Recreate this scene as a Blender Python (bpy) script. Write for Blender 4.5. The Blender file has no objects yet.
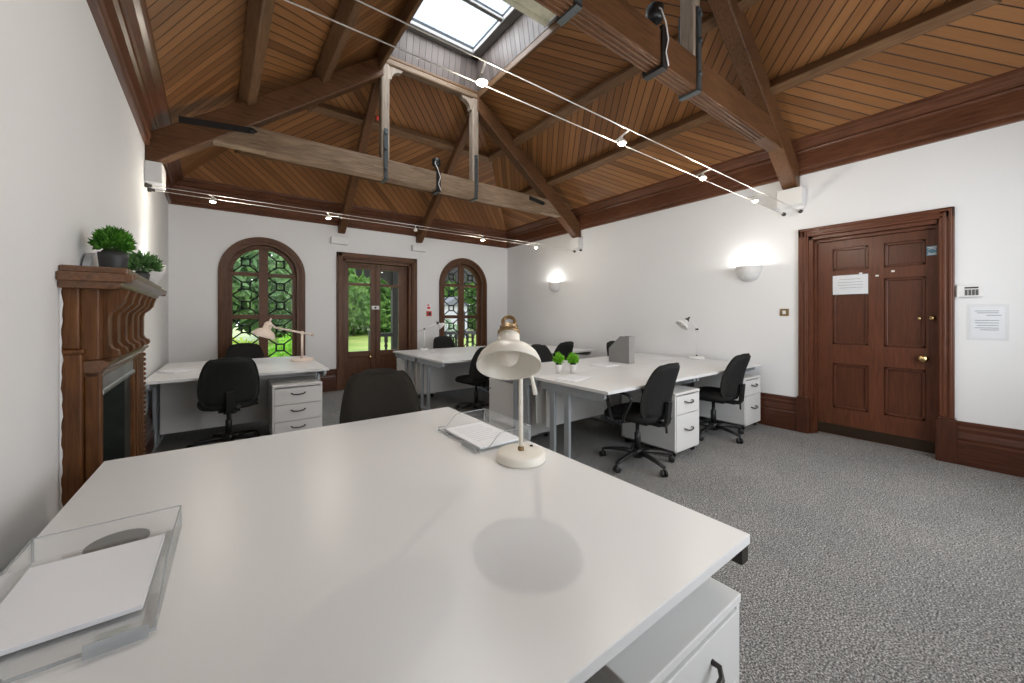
import bpy, bmesh, math, random
from mathutils import Vector, Matrix
from math import sin, cos, pi, radians as R
random.seed(7)
SC = bpy.context.scene
COL = SC.collection

# ------------------------------------------------------------------ dimensions
XR, YB, YF = 5.189, 7.206, -0.68           # right wall, back wall, wall behind the photographer
def XL(y): return -0.507 - 0.03304 * y      # the left wall is a little out of square
ZC0, ZC1, ZW = 2.905, 3.27, 4.70            # cornice bottom, cornice top, rim of the skylight well
WX0, WX1, WY0, WY1 = 1.53, 2.97, 1.62, 4.90 # skylight well
TA, TB = 4.93, 1.57                         # the two roof trusses

# ------------------------------------------------------------------ materials
def mat(name):
    m = bpy.data.materials.new(name); m.use_nodes = True
    nt = m.node_tree; nt.nodes.clear()
    out = nt.nodes.new('ShaderNodeOutputMaterial')
    return m, nt, out
def N(nt, t, **kw):
    n = nt.nodes.new(t)
    for k, v in kw.items():
        if k in n.inputs: n.inputs[k].default_value = v
        else: setattr(n, k, v)
    return n
def lk(nt, a, b): nt.links.new(a, b)
def ramp(nt, stops):
    r = nt.nodes.new('ShaderNodeValToRGB'); e = r.color_ramp.elements
    while len(e) < len(stops): e.new(0.5)
    for i, (p, c) in enumerate(stops):
        e[i].position = p; e[i].color = (*c, 1)
    return r
def plain(name, col, rough=0.5, metal=0.0, spec=0.5, var=0.06, scale=8, bump=0.0, bscale=200, coat=0.0):
    m, nt, out = mat(name)
    b = N(nt, 'ShaderNodeBsdfPrincipled', Roughness=rough, Metallic=metal)
    b.inputs['Specular IOR Level'].default_value = spec
    b.inputs['Coat Weight'].default_value = coat
    b.inputs['Coat Roughness'].default_value = 0.08
    tc = N(nt, 'ShaderNodeTexCoord')
    nz = N(nt, 'ShaderNodeTexNoise', Scale=scale, Detail=4.0)
    lk(nt, tc.outputs['Object'], nz.inputs['Vector'])
    r = ramp(nt, [(0.3, tuple(c * (1 - var) for c in col)), (0.7, tuple(min(1, c * (1 + var)) for c in col))])
    lk(nt, nz.outputs['Fac'], r.inputs['Fac']); lk(nt, r.outputs['Color'], b.inputs['Base Color'])
    if bump:
        n2 = N(nt, 'ShaderNodeTexNoise', Scale=bscale, Detail=3.0)
        lk(nt, tc.outputs['Object'], n2.inputs['Vector'])
        bp = N(nt, 'ShaderNodeBump', Strength=bump, Distance=0.002)
        lk(nt, n2.outputs['Fac'], bp.inputs['Height']); lk(nt, bp.outputs['Normal'], b.inputs['Normal'])
    lk(nt, b.outputs[0], out.inputs[0])
    return m
def wood(name, dark, light, axis=0, rough=0.4, stretch=14, scale=5.0, coat=0.0):
    m, nt, out = mat(name)
    b = N(nt, 'ShaderNodeBsdfPrincipled', Roughness=rough)
    b.inputs['Specular IOR Level'].default_value = 0.28
    b.inputs['Coat Weight'].default_value = coat
    b.inputs['Coat Roughness'].default_value = 0.2
    tc = N(nt, 'ShaderNodeTexCoord')
    mp = N(nt, 'ShaderNodeMapping')
    sc = [stretch, stretch, stretch]; sc[axis] = 1.0
    mp.inputs['Scale'].default_value = sc
    lk(nt, tc.outputs['Object'], mp.inputs['Vector'])
    nz = N(nt, 'ShaderNodeTexNoise', Scale=scale, Detail=7.0, Roughness=0.62, Distortion=0.5)
    lk(nt, mp.outputs[0], nz.inputs['Vector'])
    big = N(nt, 'ShaderNodeTexNoise', Scale=1.7, Detail=2.0)
    lk(nt, tc.outputs['Object'], big.inputs['Vector'])
    mx = N(nt, 'ShaderNodeMath', operation='MULTIPLY_ADD'); mx.inputs[1].default_value = 0.7
    lk(nt, nz.outputs['Fac'], mx.inputs[0])
    m2 = N(nt, 'ShaderNodeMath', operation='MULTIPLY'); m2.inputs[1].default_value = 0.3
    lk(nt, big.outputs['Fac'], m2.inputs[0]); lk(nt, m2.outputs[0], mx.inputs[2])
    r = ramp(nt, [(0.32, dark), (0.68, light)])
    lk(nt, mx.outputs[0], r.inputs['Fac']); lk(nt, r.outputs['Color'], b.inputs['Base Color'])
    bp = N(nt, 'ShaderNodeBump', Strength=0.15, Distance=0.003)
    lk(nt, nz.outputs['Fac'], bp.inputs['Height']); lk(nt, bp.outputs['Normal'], b.inputs['Normal'])
    lk(nt, b.outputs[0], out.inputs[0])
    return m
def boards(name, cols, width=0.092, rough=0.42, groove=(0.012, 0.006, 0.003)):
    """tongued boards: UV u runs across the boards, v along them (metres)"""
    m, nt, out = mat(name)
    b = N(nt, 'ShaderNodeBsdfPrincipled', Roughness=rough)
    b.inputs['Specular IOR Level'].default_value = 0.35
    uv = N(nt, 'ShaderNodeUVMap')
    sp = N(nt, 'ShaderNodeSeparateXYZ'); lk(nt, uv.outputs[0], sp.inputs[0])
    dv = N(nt, 'ShaderNodeMath', operation='DIVIDE'); dv.inputs[1].default_value = width
    lk(nt, sp.outputs['X'], dv.inputs[0])
    fl = N(nt, 'ShaderNodeMath', operation='FLOOR'); lk(nt, dv.outputs[0], fl.inputs[0])
    fr = N(nt, 'ShaderNodeMath', operation='FRACT'); lk(nt, dv.outputs[0], fr.inputs[0])
    wn = N(nt, 'ShaderNodeTexWhiteNoise', noise_dimensions='1D'); lk(nt, fl.outputs[0], wn.inputs['W'])
    r = ramp(nt, [(i / max(1, len(cols) - 1), c) for i, c in enumerate(cols)])
    # grain
    cb = N(nt, 'ShaderNodeCombineXYZ')
    mu = N(nt, 'ShaderNodeMath', operation='MULTIPLY'); mu.inputs[1].default_value = 22.0
    lk(nt, sp.outputs['X'], mu.inputs[0]); lk(nt, mu.outputs[0], cb.inputs['X']); lk(nt, sp.outputs['Y'], cb.inputs['Y'])
    lk(nt, wn.outputs['Value'], cb.inputs['Z'])
    nz = N(nt, 'ShaderNodeTexNoise', Scale=2.2, Detail=6.0, Roughness=0.6, Distortion=0.8)
    lk(nt, cb.outputs[0], nz.inputs['Vector'])
    ad = N(nt, 'ShaderNodeMath', operation='MULTIPLY_ADD'); ad.inputs[1].default_value = 0.5
    ms = N(nt, 'ShaderNodeMath', operation='MULTIPLY'); ms.inputs[1].default_value = 0.6
    lk(nt, wn.outputs['Value'], ms.inputs[0])
    lk(nt, nz.outputs['Fac'], ad.inputs[0]); lk(nt, ms.outputs[0], ad.inputs[2])
    lk(nt, ad.outputs[0], r.inputs['Fac'])
    # groove mask
    pp = N(nt, 'ShaderNodeMath', operation='PINGPONG'); pp.inputs[1].default_value = 0.5
    lk(nt, fr.outputs[0], pp.inputs[0])
    gr = ramp(nt, [(0.02, (0, 0, 0)), (0.07, (1, 1, 1))]); lk(nt, pp.outputs[0], gr.inputs['Fac'])
    mix = N(nt, 'ShaderNodeMix', data_type='RGBA')
    lk(nt, gr.outputs['Color'], mix.inputs['Factor']); mix.inputs['A'].default_value = (*groove, 1)
    lk(nt, r.outputs['Color'], mix.inputs['B']); lk(nt, mix.outputs['Result'], b.inputs['Base Color'])
    bp = N(nt, 'ShaderNodeBump', Strength=0.6, Distance=0.006)
    lk(nt, gr.outputs['Color'], bp.inputs['Height']); lk(nt, bp.outputs['Normal'], b.inputs['Normal'])
    lk(nt, b.outputs[0], out.inputs[0])
    return m
def carpet():
    m, nt, out = mat('grey_flecked_carpet')
    b = N(nt, 'ShaderNodeBsdfPrincipled', Roughness=0.95)
    b.inputs['Specular IOR Level'].default_value = 0.1
    tc = N(nt, 'ShaderNodeTexCoord')
    n1 = N(nt, 'ShaderNodeTexNoise', Scale=135.0, Detail=4.0, Roughness=0.75)
    n2 = N(nt, 'ShaderNodeTexVoronoi', Scale=75.0)
    n3 = N(nt, 'ShaderNodeTexNoise', Scale=1.6, Detail=3.0)
    for n in (n1, n2, n3): lk(nt, tc.outputs['Object'], n.inputs['Vector'])
    r1 = ramp(nt, [(0.36, (0.028, 0.029, 0.032)), (0.49, (0.165, 0.166, 0.168)), (0.62, (0.60, 0.585, 0.565))])
    lk(nt, n1.outputs['Fac'], r1.inputs['Fac'])
    r2 = ramp(nt, [(0.0, (0.75, 0.75, 0.75)), (1.0, (1.2, 1.2, 1.2))]); lk(nt, n2.outputs['Color'], r2.inputs['Fac'])
    r3 = ramp(nt, [(0.3, (0.88, 0.89, 0.90)), (0.7, (1.08, 1.06, 1.03))]); lk(nt, n3.outputs['Fac'], r3.inputs['Fac'])
    a = N(nt, 'ShaderNodeMix', data_type='RGBA', blend_type='MULTIPLY'); a.inputs['Factor'].default_value = 1
    lk(nt, r1.outputs[0], a.inputs['A']); lk(nt, r2.outputs[0], a.inputs['B'])
    c = N(nt, 'ShaderNodeMix', data_type='RGBA', blend_type='MULTIPLY'); c.inputs['Factor'].default_value = 1
    lk(nt, a.outputs['Result'], c.inputs['A']); lk(nt, r3.outputs[0], c.inputs['B'])
    lk(nt, c.outputs['Result'], b.inputs['Base Color'])
    bp = N(nt, 'ShaderNodeBump', Strength=0.5, Distance=0.006)
    lk(nt, n1.outputs['Fac'], bp.inputs['Height']); lk(nt, bp.outputs['Normal'], b.inputs['Normal'])
    lk(nt, b.outputs[0], out.inputs[0])
    return m
def see_through(name, tint=(1, 1, 1), gloss=0.08, rough=0.02, body=0.0, bodycol=(0.8, 0.8, 0.8), mottled=False):
    m, nt, out = mat(name)
    t = N(nt, 'ShaderNodeBsdfTransparent'); t.inputs[0].default_value = (*tint, 1)
    g = N(nt, 'ShaderNodeBsdfGlossy', Roughness=rough)
    lw = N(nt, 'ShaderNodeFresnel', IOR=1.45)
    mu = N(nt, 'ShaderNodeMath', operation='MULTIPLY'); mu.inputs[1].default_value = gloss * 12
    mu.use_clamp = True
    lk(nt, lw.outputs[0], mu.inputs[0])
    ms = N(nt, 'ShaderNodeMixShader'); lk(nt, mu.outputs[0], ms.inputs[0])
    lk(nt, t.outputs[0], ms.inputs[1]); lk(nt, g.outputs[0], ms.inputs[2])
    last = ms
    if body:
        d = N(nt, 'ShaderNodeBsdfDiffuse'); d.inputs[0].default_value = (*bodycol, 1)
        m2 = N(nt, 'ShaderNodeMixShader'); m2.inputs[0].default_value = body
        if mottled:
            tc = N(nt, 'ShaderNodeTexCoord'); nz = N(nt, 'ShaderNodeTexNoise', Scale=9.0, Detail=6.0, Roughness=0.7)
            lk(nt, tc.outputs['Object'], nz.inputs['Vector'])
            rr = ramp(nt, [(0.38, (body * 0.5,) * 3), (0.7, (min(1, body * 1.6),) * 3)]); lk(nt, nz.outputs['Fac'], rr.inputs['Fac'])
            lk(nt, rr.outputs[0], m2.inputs[0])
        lk(nt, ms.outputs[0], m2.inputs[1]); lk(nt, d.outputs[0], m2.inputs[2]); last = m2
    lk(nt, last.outputs[0], out.inputs[0])
    return m
def glow(name, col, strength):
    m, nt, out = mat(name)
    e = N(nt, 'ShaderNodeEmission', Strength=strength); e.inputs[0].default_value = (*col, 1)
    lk(nt, e.outputs[0], out.inputs[0])
    return m
def leaf(name, dark, light, scale=3.0, trans=0.3):
    m, nt, out = mat(name)
    tc = N(nt, 'ShaderNodeTexCoord'); nz = N(nt, 'ShaderNodeTexNoise', Scale=scale, Detail=5.0)
    lk(nt, tc.outputs['Object'], nz.inputs['Vector'])
    r = ramp(nt, [(0.35, dark), (0.65, light)]); lk(nt, nz.outputs['Fac'], r.inputs['Fac'])
    d = N(nt, 'ShaderNodeBsdfPrincipled', Roughness=0.5)
    d.inputs['Specular IOR Level'].default_value = 0.25
    lk(nt, r.outputs[0], d.inputs['Base Color'])
    t = N(nt, 'ShaderNodeBsdfTranslucent'); lk(nt, r.outputs[0], t.inputs[0])
    ms = N(nt, 'ShaderNodeMixShader'); ms.inputs[0].default_value = trans
    lk(nt, d.outputs[0], ms.inputs[1]); lk(nt, t.outputs[0], ms.inputs[2]); lk(nt, ms.outputs[0], out.inputs[0])
    return m

MW = plain('white_painted_plaster', (0.74, 0.745, 0.75), 0.75, var=0.012, scale=1.5, spec=0.2)
MCARP = carpet()
MBOARD = boards('varnished_ceiling_boards', [(0.112, 0.046, 0.0150), (0.195, 0.084, 0.028), (0.305, 0.142, 0.050)], width=0.088)
MWELL = boards('greyed_well_boards', [(0.085, 0.070, 0.062), (0.13, 0.105, 0.095), (0.17, 0.14, 0.126)], width=0.09, groove=(0.05, 0.04, 0.035))
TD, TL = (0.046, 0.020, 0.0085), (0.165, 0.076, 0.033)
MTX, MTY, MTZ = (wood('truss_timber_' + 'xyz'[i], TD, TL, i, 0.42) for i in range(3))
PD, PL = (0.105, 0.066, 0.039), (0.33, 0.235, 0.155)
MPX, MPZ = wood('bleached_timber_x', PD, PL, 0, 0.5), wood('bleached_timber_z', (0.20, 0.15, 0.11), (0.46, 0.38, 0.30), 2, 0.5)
MPUX, MPUY = (wood('purlin_timber_' + 'xy'[i], (0.075, 0.038, 0.017), (0.20, 0.110, 0.053), i, 0.45) for i in range(2))
CD, CL = (0.030, 0.0095, 0.0050), (0.092, 0.031, 0.0150)
MKX, MKY = (wood('cornice_wood_' + 'xy'[i], (0.050, 0.018, 0.009), (0.150, 0.060, 0.030), i, 0.34, coat=0.15) for i in range(2))
MCX, MCY, MCZ = (wood('mahogany_' + 'xyz'[i], CD, CL, i, 0.36, coat=0.12) for i in range(3))
DD, DL = (0.060, 0.0185, 0.0085), (0.140, 0.046, 0.0205)
MDY, MDZ = wood('door_wood_y', DD, DL, 1, 0.42, coat=0.08), wood('door_wood_z', DD, DL, 2, 0.42, coat=0.08)
WD, WL = (0.048, 0.020, 0.0095), (0.145, 0.064, 0.030)
MWX, MWZ = wood('window_oak_x', WD, WL, 0, 0.45, coat=0.05), wood('window_oak_z', WD, WL, 2, 0.45, coat=0.05)
FD, FL = (0.046, 0.0165, 0.0050), (0.195, 0.078, 0.024)
MFY, MFZ = wood('fireplace_wood_y', FD, FL, 1, 0.36, coat=0.9), wood('fireplace_wood_z', FD, FL, 2, 0.42, coat=0.04)
MBLACK = plain('black_firebox', (0.012, 0.012, 0.012), 0.6)
MSLATE = plain('grey_green_slate', (0.022, 0.027, 0.024), 0.35, var=0.3, scale=12)
MMETAL = plain('polished_hearth_metal', (0.42, 0.43, 0.43), 0.35, 0.9, scale=6, var=0.2)
MDESK = plain('white_melamine', (0.71, 0.71, 0.705), 0.33, var=0.008, scale=2, spec=0.55)
MCAB = plain('white_cabinet_laminate', (0.70, 0.695, 0.68), 0.42, var=0.01, scale=3)
MSTEEL = plain('grey_coated_steel', (0.36, 0.39, 0.41), 0.38, 0.35, var=0.05)
MHANDLE = plain('dark_handle_metal', (0.055, 0.050, 0.045), 0.35, 0.7)
MFAB = plain('black_chair_fabric', (0.0135, 0.0135, 0.013), 0.85, var=0.15, scale=20, bump=0.4, bscale=500, spec=0.25)
MFABG = plain('dark_green_black_fabric', (0.0125, 0.0150, 0.0135), 0.7, var=0.15, scale=20, bump=0.4, bscale=500, spec=0.3)
MFABB = plain('dark_brown_black_fabric', (0.019, 0.0165, 0.0130), 0.85, var=0.12, scale=20, bump=0.4, bscale=500, spec=0.2)
MPLAS = plain('black_plastic', (0.011, 0.011, 0.0115), 0.4, var=0.1)
MLAMP = plain('cream_white_enamel', (0.74, 0.70, 0.62), 0.38, var=0.02)
MLAMPW = plain('white_enamel', (0.70, 0.70, 0.69), 0.4, var=0.02)
MLAMPP = plain('warm_white_enamel', (0.74, 0.62, 0.54), 0.4, var=0.03)
MBRASS = plain('aged_brass', (0.27, 0.18, 0.085), 0.42, 0.7, var=0.2, scale=30)
MBRASSB = plain('bright_brass', (0.74, 0.56, 0.26), 0.22, 1.0, var=0.08, scale=30)
MBULB = plain('opal_bulb', (0.80, 0.74, 0.66), 0.3, var=0.01)
MPAPER = plain('white_paper', (0.79, 0.80, 0.83), 0.7, var=0.012, scale=3)
MINK = plain('grey_print', (0.30, 0.31, 0.33), 0.7)
MACRY = see_through('clear_acrylic', (0.99, 0.995, 0.995), 0.028, 0.03, body=0.035, bodycol=(0.85, 0.87, 0.88))
MACRYE = see_through('acrylic_polished_edge', (0.86, 0.88, 0.89), 0.04, 0.05, body=0.5, bodycol=(0.55, 0.57, 0.58))
MGLASS = see_through('window_glass', (0.985, 0.99, 0.985), 0.005, 0.01)
MSKYGL = see_through('weathered_roof_glass', (0.86, 0.92, 0.98), 0.02, 0.05, body=0.16, bodycol=(0.62, 0.66, 0.70), mottled=True)
MLEAD = plain('dark_lead_came', (0.020, 0.021, 0.022), 0.4, 0.4)
MPOT = plain('charcoal_pot', (0.030, 0.031, 0.033), 0.5)
MPOTW = plain('white_pot', (0.72, 0.71, 0.69), 0.45, var=0.03)
MLEAFD = leaf('deep_green_leaves', (0.025, 0.12, 0.012), (0.15, 0.40, 0.05), 30)
MLEAFS = leaf('soft_green_leaves', (0.035, 0.12, 0.03), (0.20, 0.40, 0.13), 30)
MLEAFL = leaf('lime_green_leaves', (0.10, 0.36, 0.015), (0.34, 0.72, 0.06), 40)
MSOIL = plain('dark_moss', (0.02, 0.03, 0.012), 0.9)
MBOX = plain('grey_file_box_card', (0.20, 0.20, 0.195), 0.6, var=0.04)
MBOXE = plain('light_grey_card_edge', (0.30, 0.29, 0.28), 0.6, var=0.06)
MIRON = plain('blue_grey_iron', (0.085, 0.10, 0.105), 0.45, 0.5)
MIROND = plain('blackened_iron', (0.022, 0.022, 0.021), 0.5, 0.5)
MWIRE = plain('bare_steel_cable', (0.62, 0.60, 0.56), 0.3, 0.6)
MPLAST = plain('white_plastic', (0.72, 0.72, 0.71), 0.4, var=0.01)
MSCON = plain('white_plaster_sconce', (0.66, 0.66, 0.66), 0.6, var=0.05, scale=25)
MGREYST = plain('pale_grey_slate', (0.58, 0.58, 0.59), 0.6, var=0.06)
MRED = plain('red_plastic', (0.60, 0.035, 0.025), 0.4)
MBLUE = plain('blue_sticker', (0.10, 0.28, 0.42), 0.5)
MLCD = plain('grey_display', (0.10, 0.105, 0.10), 0.3)
MCREAM = plain('cream_painted_timber', (0.66, 0.65, 0.50), 0.6, var=0.12, scale=9)
MLIT = glow('lit_halogen', (1.0, 0.88, 0.68), 60.0)
MLITS = glow('lit_sconce_bulb', (1.0, 0.97, 0.92), 10.0)
MLAWN = leaf('mown_lawn', (0.16, 0.25, 0.04), (0.35, 0.40, 0.11), 0.35, 0.0)
MTREE1 = leaf('mixed_tree_leaves', (0.05, 0.15, 0.025), (0.24, 0.40, 0.10), 0.9)
MTREE2 = leaf('dark_tree_leaves', (0.05, 0.115, 0.045), (0.20, 0.32, 0.13), 0.9)
MTREE3 = leaf('yellow_green_leaves', (0.22, 0.36, 0.03), (0.55, 0.68, 0.10), 2.0)
MTREE4 = leaf('vivid_green_leaves', (0.10, 0.33, 0.02), (0.33, 0.66, 0.06), 2.0)
MRUST = leaf('copper_red_leaves', (0.16, 0.05, 0.03), (0.36, 0.13, 0.08), 1.2)
MBARK = plain('brown_bark', (0.07, 0.05, 0.035), 0.9, var=0.3)
MPORCH = plain('dark_porch_paint', (0.022, 0.018, 0.016), 0.5)
MSTONE = plain('pale_render', (0.42, 0.40, 0.45), 0.8)
MSLATER = plain('slate_roof', (0.12, 0.12, 0.14), 0.7)

# ------------------------------------------------------------------ mesh helpers
class MB:
    def __init__(s): s.v = []; s.f = []; s.sm = []; s.uv = {}
    def add(s, vs, fs, smooth=False):
        b = len(s.v); s.v += [tuple(v) for v in vs]
        for f in fs: s.f.append([b + i for i in f]); s.sm.append(smooth)
        return s
    def box(s, x0, x1, y0, y1, z0, z1, M=None):
        vs = [Vector((x, y, z)) for z in (z0, z1) for y in (y0, y1) for x in (x0, x1)]
        if M is not None: vs = [M @ v for v in vs]
        return s.add(vs, [(0, 2, 3, 1), (4, 5, 7, 6), (0, 1, 5, 4), (2, 6, 7, 3), (0, 4, 6, 2), (1, 3, 7, 5)])
    def hexa(s, lo, hi):      # two quads
        return s.add(list(lo) + list(hi), [(0, 3, 2, 1), (4, 5, 6, 7), (0, 1, 5, 4), (1, 2, 6, 5), (2, 3, 7, 6), (3, 0, 4, 7)])
    def loops(s, rings, cap=True, smooth=True, closed=False):
        n = len(rings[0]); vs = [p for r in rings for p in r]; fs = []
        m = len(rings)
        for i in range(m if closed else m - 1):
            j = (i + 1) % m
            for k in range(n):
                l = (k + 1) % n
                fs.append((i * n + k, i * n + l, j * n + l, j * n + k))
        b = len(s.v); s.add(vs, fs, smooth)
        if cap and not closed:
            s.f.append([b + k for k in range(n)][::-1]); s.sm.append(False)
            s.f.append([b + (m - 1) * n + k for k in range(n)]); s.sm.append(False)
        return s
    def tube(s, pts, r, seg=8, cap=True, closed=False):
        pts = [Vector(p) for p in pts]; rings = []; n = len(pts)
        rr = r if isinstance(r, (list, tuple)) else [r] * n
        up = None
        for i, p in enumerate(pts):
            if closed: d = (pts[(i + 1) % n] - pts[i - 1])
            else: d = (pts[min(i + 1, n - 1)] - pts[max(i - 1, 0)])
            d.normalize()
            if up is None:
                up = Vector((0, 0, 1)) if abs(d.z) < 0.9 else Vector((1, 0, 0))
            a = d.cross(up); a.normalize(); b = a.cross(d); up = b
            rings.append([p + a * (rr[i] * cos(2 * pi * k / seg)) + b * (rr[i] * sin(2 * pi * k / seg)) for k in range(seg)])
        return s.loops(rings, cap, True, closed)
    def lathe(s, prof, seg=24, M=None, cap=True, a0=0, a1=2 * pi):
        full = abs(a1 - a0 - 2 * pi) < 1e-6
        rings = []
        for r, z in prof:
            ring = [Vector((max(r, 1e-4) * cos(a0 + (a1 - a0) * k / (seg if full else seg - 1)), max(r, 1e-4) * sin(a0 + (a1 - a0) * k / (seg if full else seg - 1)), z)) for k in range(seg)]
            if M is not None: ring = [M @ v for v in ring]
            rings.append(ring)
        if full: return s.loops(rings, cap, True)
        n = seg; vs = [p for r in rings for p in r]
        fs = [(i * n + k, i * n + k + 1, (i + 1) * n + k + 1, (i + 1) * n + k) for i in range(len(rings) - 1) for k in range(n - 1)]
        return s.add(vs, fs, True)
    def prism(s, poly, a, b, plane='xz', M=None):
        """extrude a 2-D polygon from a to b along the axis the plane leaves out"""
        def p3(p, w):
            if plane == 'xz': v = Vector((p[0], w, p[1]))
            elif plane == 'yz': v = Vector((w, p[0], p[1]))
            else: v = Vector((p[0], p[1], w))
            return M @ v if M is not None else v
        n = len(poly)
        vs = [p3(p, a) for p in poly] + [p3(p, b) for p in poly]
        fs = [tuple(range(n)), tuple(range(2 * n - 1, n - 1, -1))] + [(i, i + n, (i + 1) % n + n, (i + 1) % n) for i in range(n)]
        return s.add(vs, fs)
    def ball(s, c, r, seg=12, rings=8, M=None):
        c = Vector(c); rx, ry, rz = r if isinstance(r, (tuple, list)) else (r, r, r)
        rg = []
        for i in range(rings + 1):
            t = pi * i / rings; q = max(sin(t), 1e-3)
            rg.append([c + Vector((rx * q * cos(2 * pi * k / seg), ry * q * sin(2 * pi * k / seg), -rz * cos(t))) for k in range(seg)])
        if M is not None: rg = [[M @ v for v in r_] for r_ in rg]
        return s.loops(rg, True, True)
    def build(s, name, m, parent=None, bevel=0.0, kind=None, recalc=True):
        me = bpy.data.meshes.new(name)
        me.from_pydata(s.v, [], s.f)
        for p, q in zip(me.polygons, s.sm): p.use_smooth = q
        if s.uv:
            lay = me.uv_layers.new(name='UVMap')
            for p in me.polygons:
                fn = s.uv.get(p.index)
                if fn:
                    for li in p.loop_indices: lay.data[li].uv = fn(me.vertices[me.loops[li].vertex_index].co)
        me.materials.append(m)
        if recalc:
            bm = bmesh.new(); bm.from_mesh(me); bmesh.ops.recalc_face_normals(bm, faces=bm.faces); bm.to_mesh(me); bm.free()
        me.update()
        o = bpy.data.objects.new(name, me); COL.objects.link(o)
        if parent is not None: o.parent = parent
        if bevel:
            md = o.modifiers.new('bevel', 'BEVEL'); md.width = bevel; md.segments = 2; md.limit_method = 'ANGLE'; md.angle_limit = R(40)
            md.harden_normals = False
        if kind: o['kind'] = kind
        return o
def thing(name, label, cat, loc=(0, 0, 0), rz=0, group=None):
    o = bpy.data.objects.new(name, None); COL.objects.link(o)
    o.empty_display_size = 0.1; o.location = loc; o.rotation_euler = (0, 0, rz)
    o['label'] = label; o['category'] = cat
    if group: o['group'] = group
    return o
def tag(o, label, cat, group=None):
    o['label'] = label; o['category'] = cat
    if group: o['group'] = group
    return o
def struct_root(name, loc=(0, 0, 0), rz=0):
    o = bpy.data.objects.new(name, None); COL.objects.link(o); o['kind'] = 'structure'
    o.location = loc; o.rotation_euler = (0, 0, rz); o.empty_display_size = 0.1
    return o
def dup(root, loc, rz, label, group=None):
    r = root.copy(); COL.objects.link(r); r.location = loc; r.rotation_euler = (0, 0, rz); r['label'] = label
    if group: r['group'] = group
    for ch in list(root.children):
        c = ch.copy(); COL.objects.link(c); c.parent = r
        for g in list(ch.children):
            d = g.copy(); COL.objects.link(d); d.parent = c
    return r
def align(p, d):
    """matrix whose local z points along d, origin at p"""
    return Matrix.Translation(Vector(p)) @ Vector(d).to_track_quat('Z', 'Y').to_matrix().to_4x4()

# ------------------------------------------------------------------ the room
MB().box(-0.9, XR + 0.3, YF - 0.3, YB + 0.3, -0.1, 0).build('floor', MCARP, kind='structure')

def wall_strips(xs, lower, upper, top, depth, name, axis, off, sgn, zb=0.0):
    """wall with openings; xs breakpoints, lower(x)/upper(x) the opening's bottom and top between them (None = solid)"""
    m = MB()
    def P(x, z, d):
        return (x, off + sgn * d, z) if axis == 'x' else (off + sgn * d, x, z)
    for a, b in zip(xs[:-1], xs[1:]):
        if b - a < 1e-6: continue
        mid = (a + b) / 2
        lo, up = lower(mid), upper(mid)
        segs = [(zb, zb, top, top)] if lo is None else [(zb, zb, lo, lo), (upper(a + 1e-7), upper(b - 1e-7), top, top)]
        for z00, z01, z10, z11 in segs:
            if z10 - z00 < 1e-4 and z11 - z01 < 1e-4: continue
            lo4 = [P(a, z00, 0), P(b, z01, 0), P(b, z11, 0), P(a, z10, 0)]
            hi4 = [P(a, z00, depth), P(b, z01, depth), P(b, z11, depth), P(a, z10, depth)]
            m.hexa(lo4, hi4)
    return m.build(name, MW, kind='structure')
# right wall with the door opening
DY0, DY1, DZ = 0.44, 1.42, 2.20
wall_strips([YF - 0.3, DY0, DY1, YB + 0.25], lambda y: 0.0 if DY0 < y < DY1 else None, lambda y: DZ, 3.35, 0.25, 'wall_right', 'y', XR, 1)
# back wall with two arched windows and the garden door
WIN = [(0.389, 0.50), (4.020, 0.50)]         # centre, radius of each arched opening
WSP, WSILL = 1.982, 0.56                     # springing and sill heights
FX0, FX1, FZ = 1.565, 2.845, 2.345
xs = [-1.2]
for i, (cx_, r_) in enumerate(WIN):
    ring = [cx_ - r_ * cos(pi * k / 28) for k in range(29)]
    if i == 1: xs += [FX0, FX1]
    xs += ring
xs += [XR + 0.25]
def inwin(x):
    for cx_, r_ in WIN:
        if abs(x - cx_) < r_: return cx_, r_
def lowb(x):
    if FX0 < x < FX1: return 0.0
    return WSILL if inwin(x) else None
def upb(x):
    if FX0 < x < FX1: return FZ
    w = inwin(x)
    if w: return WSP + math.sqrt(max(0, w[1] ** 2 - (x - w[0]) ** 2))
    return WSP
wall_strips(xs, lowb, upb, 3.35, 0.28, 'wall_back', 'x', YB, 1)
# wall behind the photographer, with two unseen window openings added to let light in
FW = [(0.9, 2.2), (2.9, 4.3)]
wall_strips([-1.2, 0.9, 2.2, 2.9, 4.3, XR + 0.25], lambda x: 0.8 if any(a < x < b for a, b in FW) else None, lambda x: 2.55, 3.35, 0.25, 'wall_front', 'x', YF, -1)
# left wall
m = MB(); ya, yb = YF - 0.3, YB + 0.3
m.hexa([(XL(ya), ya, 0), (XL(yb), yb, 0), (XL(yb), yb, 3.35), (XL(ya), ya, 3.35)],
       [(XL(ya) - 0.25, ya, 0), (XL(yb) - 0.25, yb, 0), (XL(yb) - 0.25, yb, 3.35), (XL(ya) - 0.25, ya, 3.35)])
m.build('wall_left', MW, kind='structure')

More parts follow.
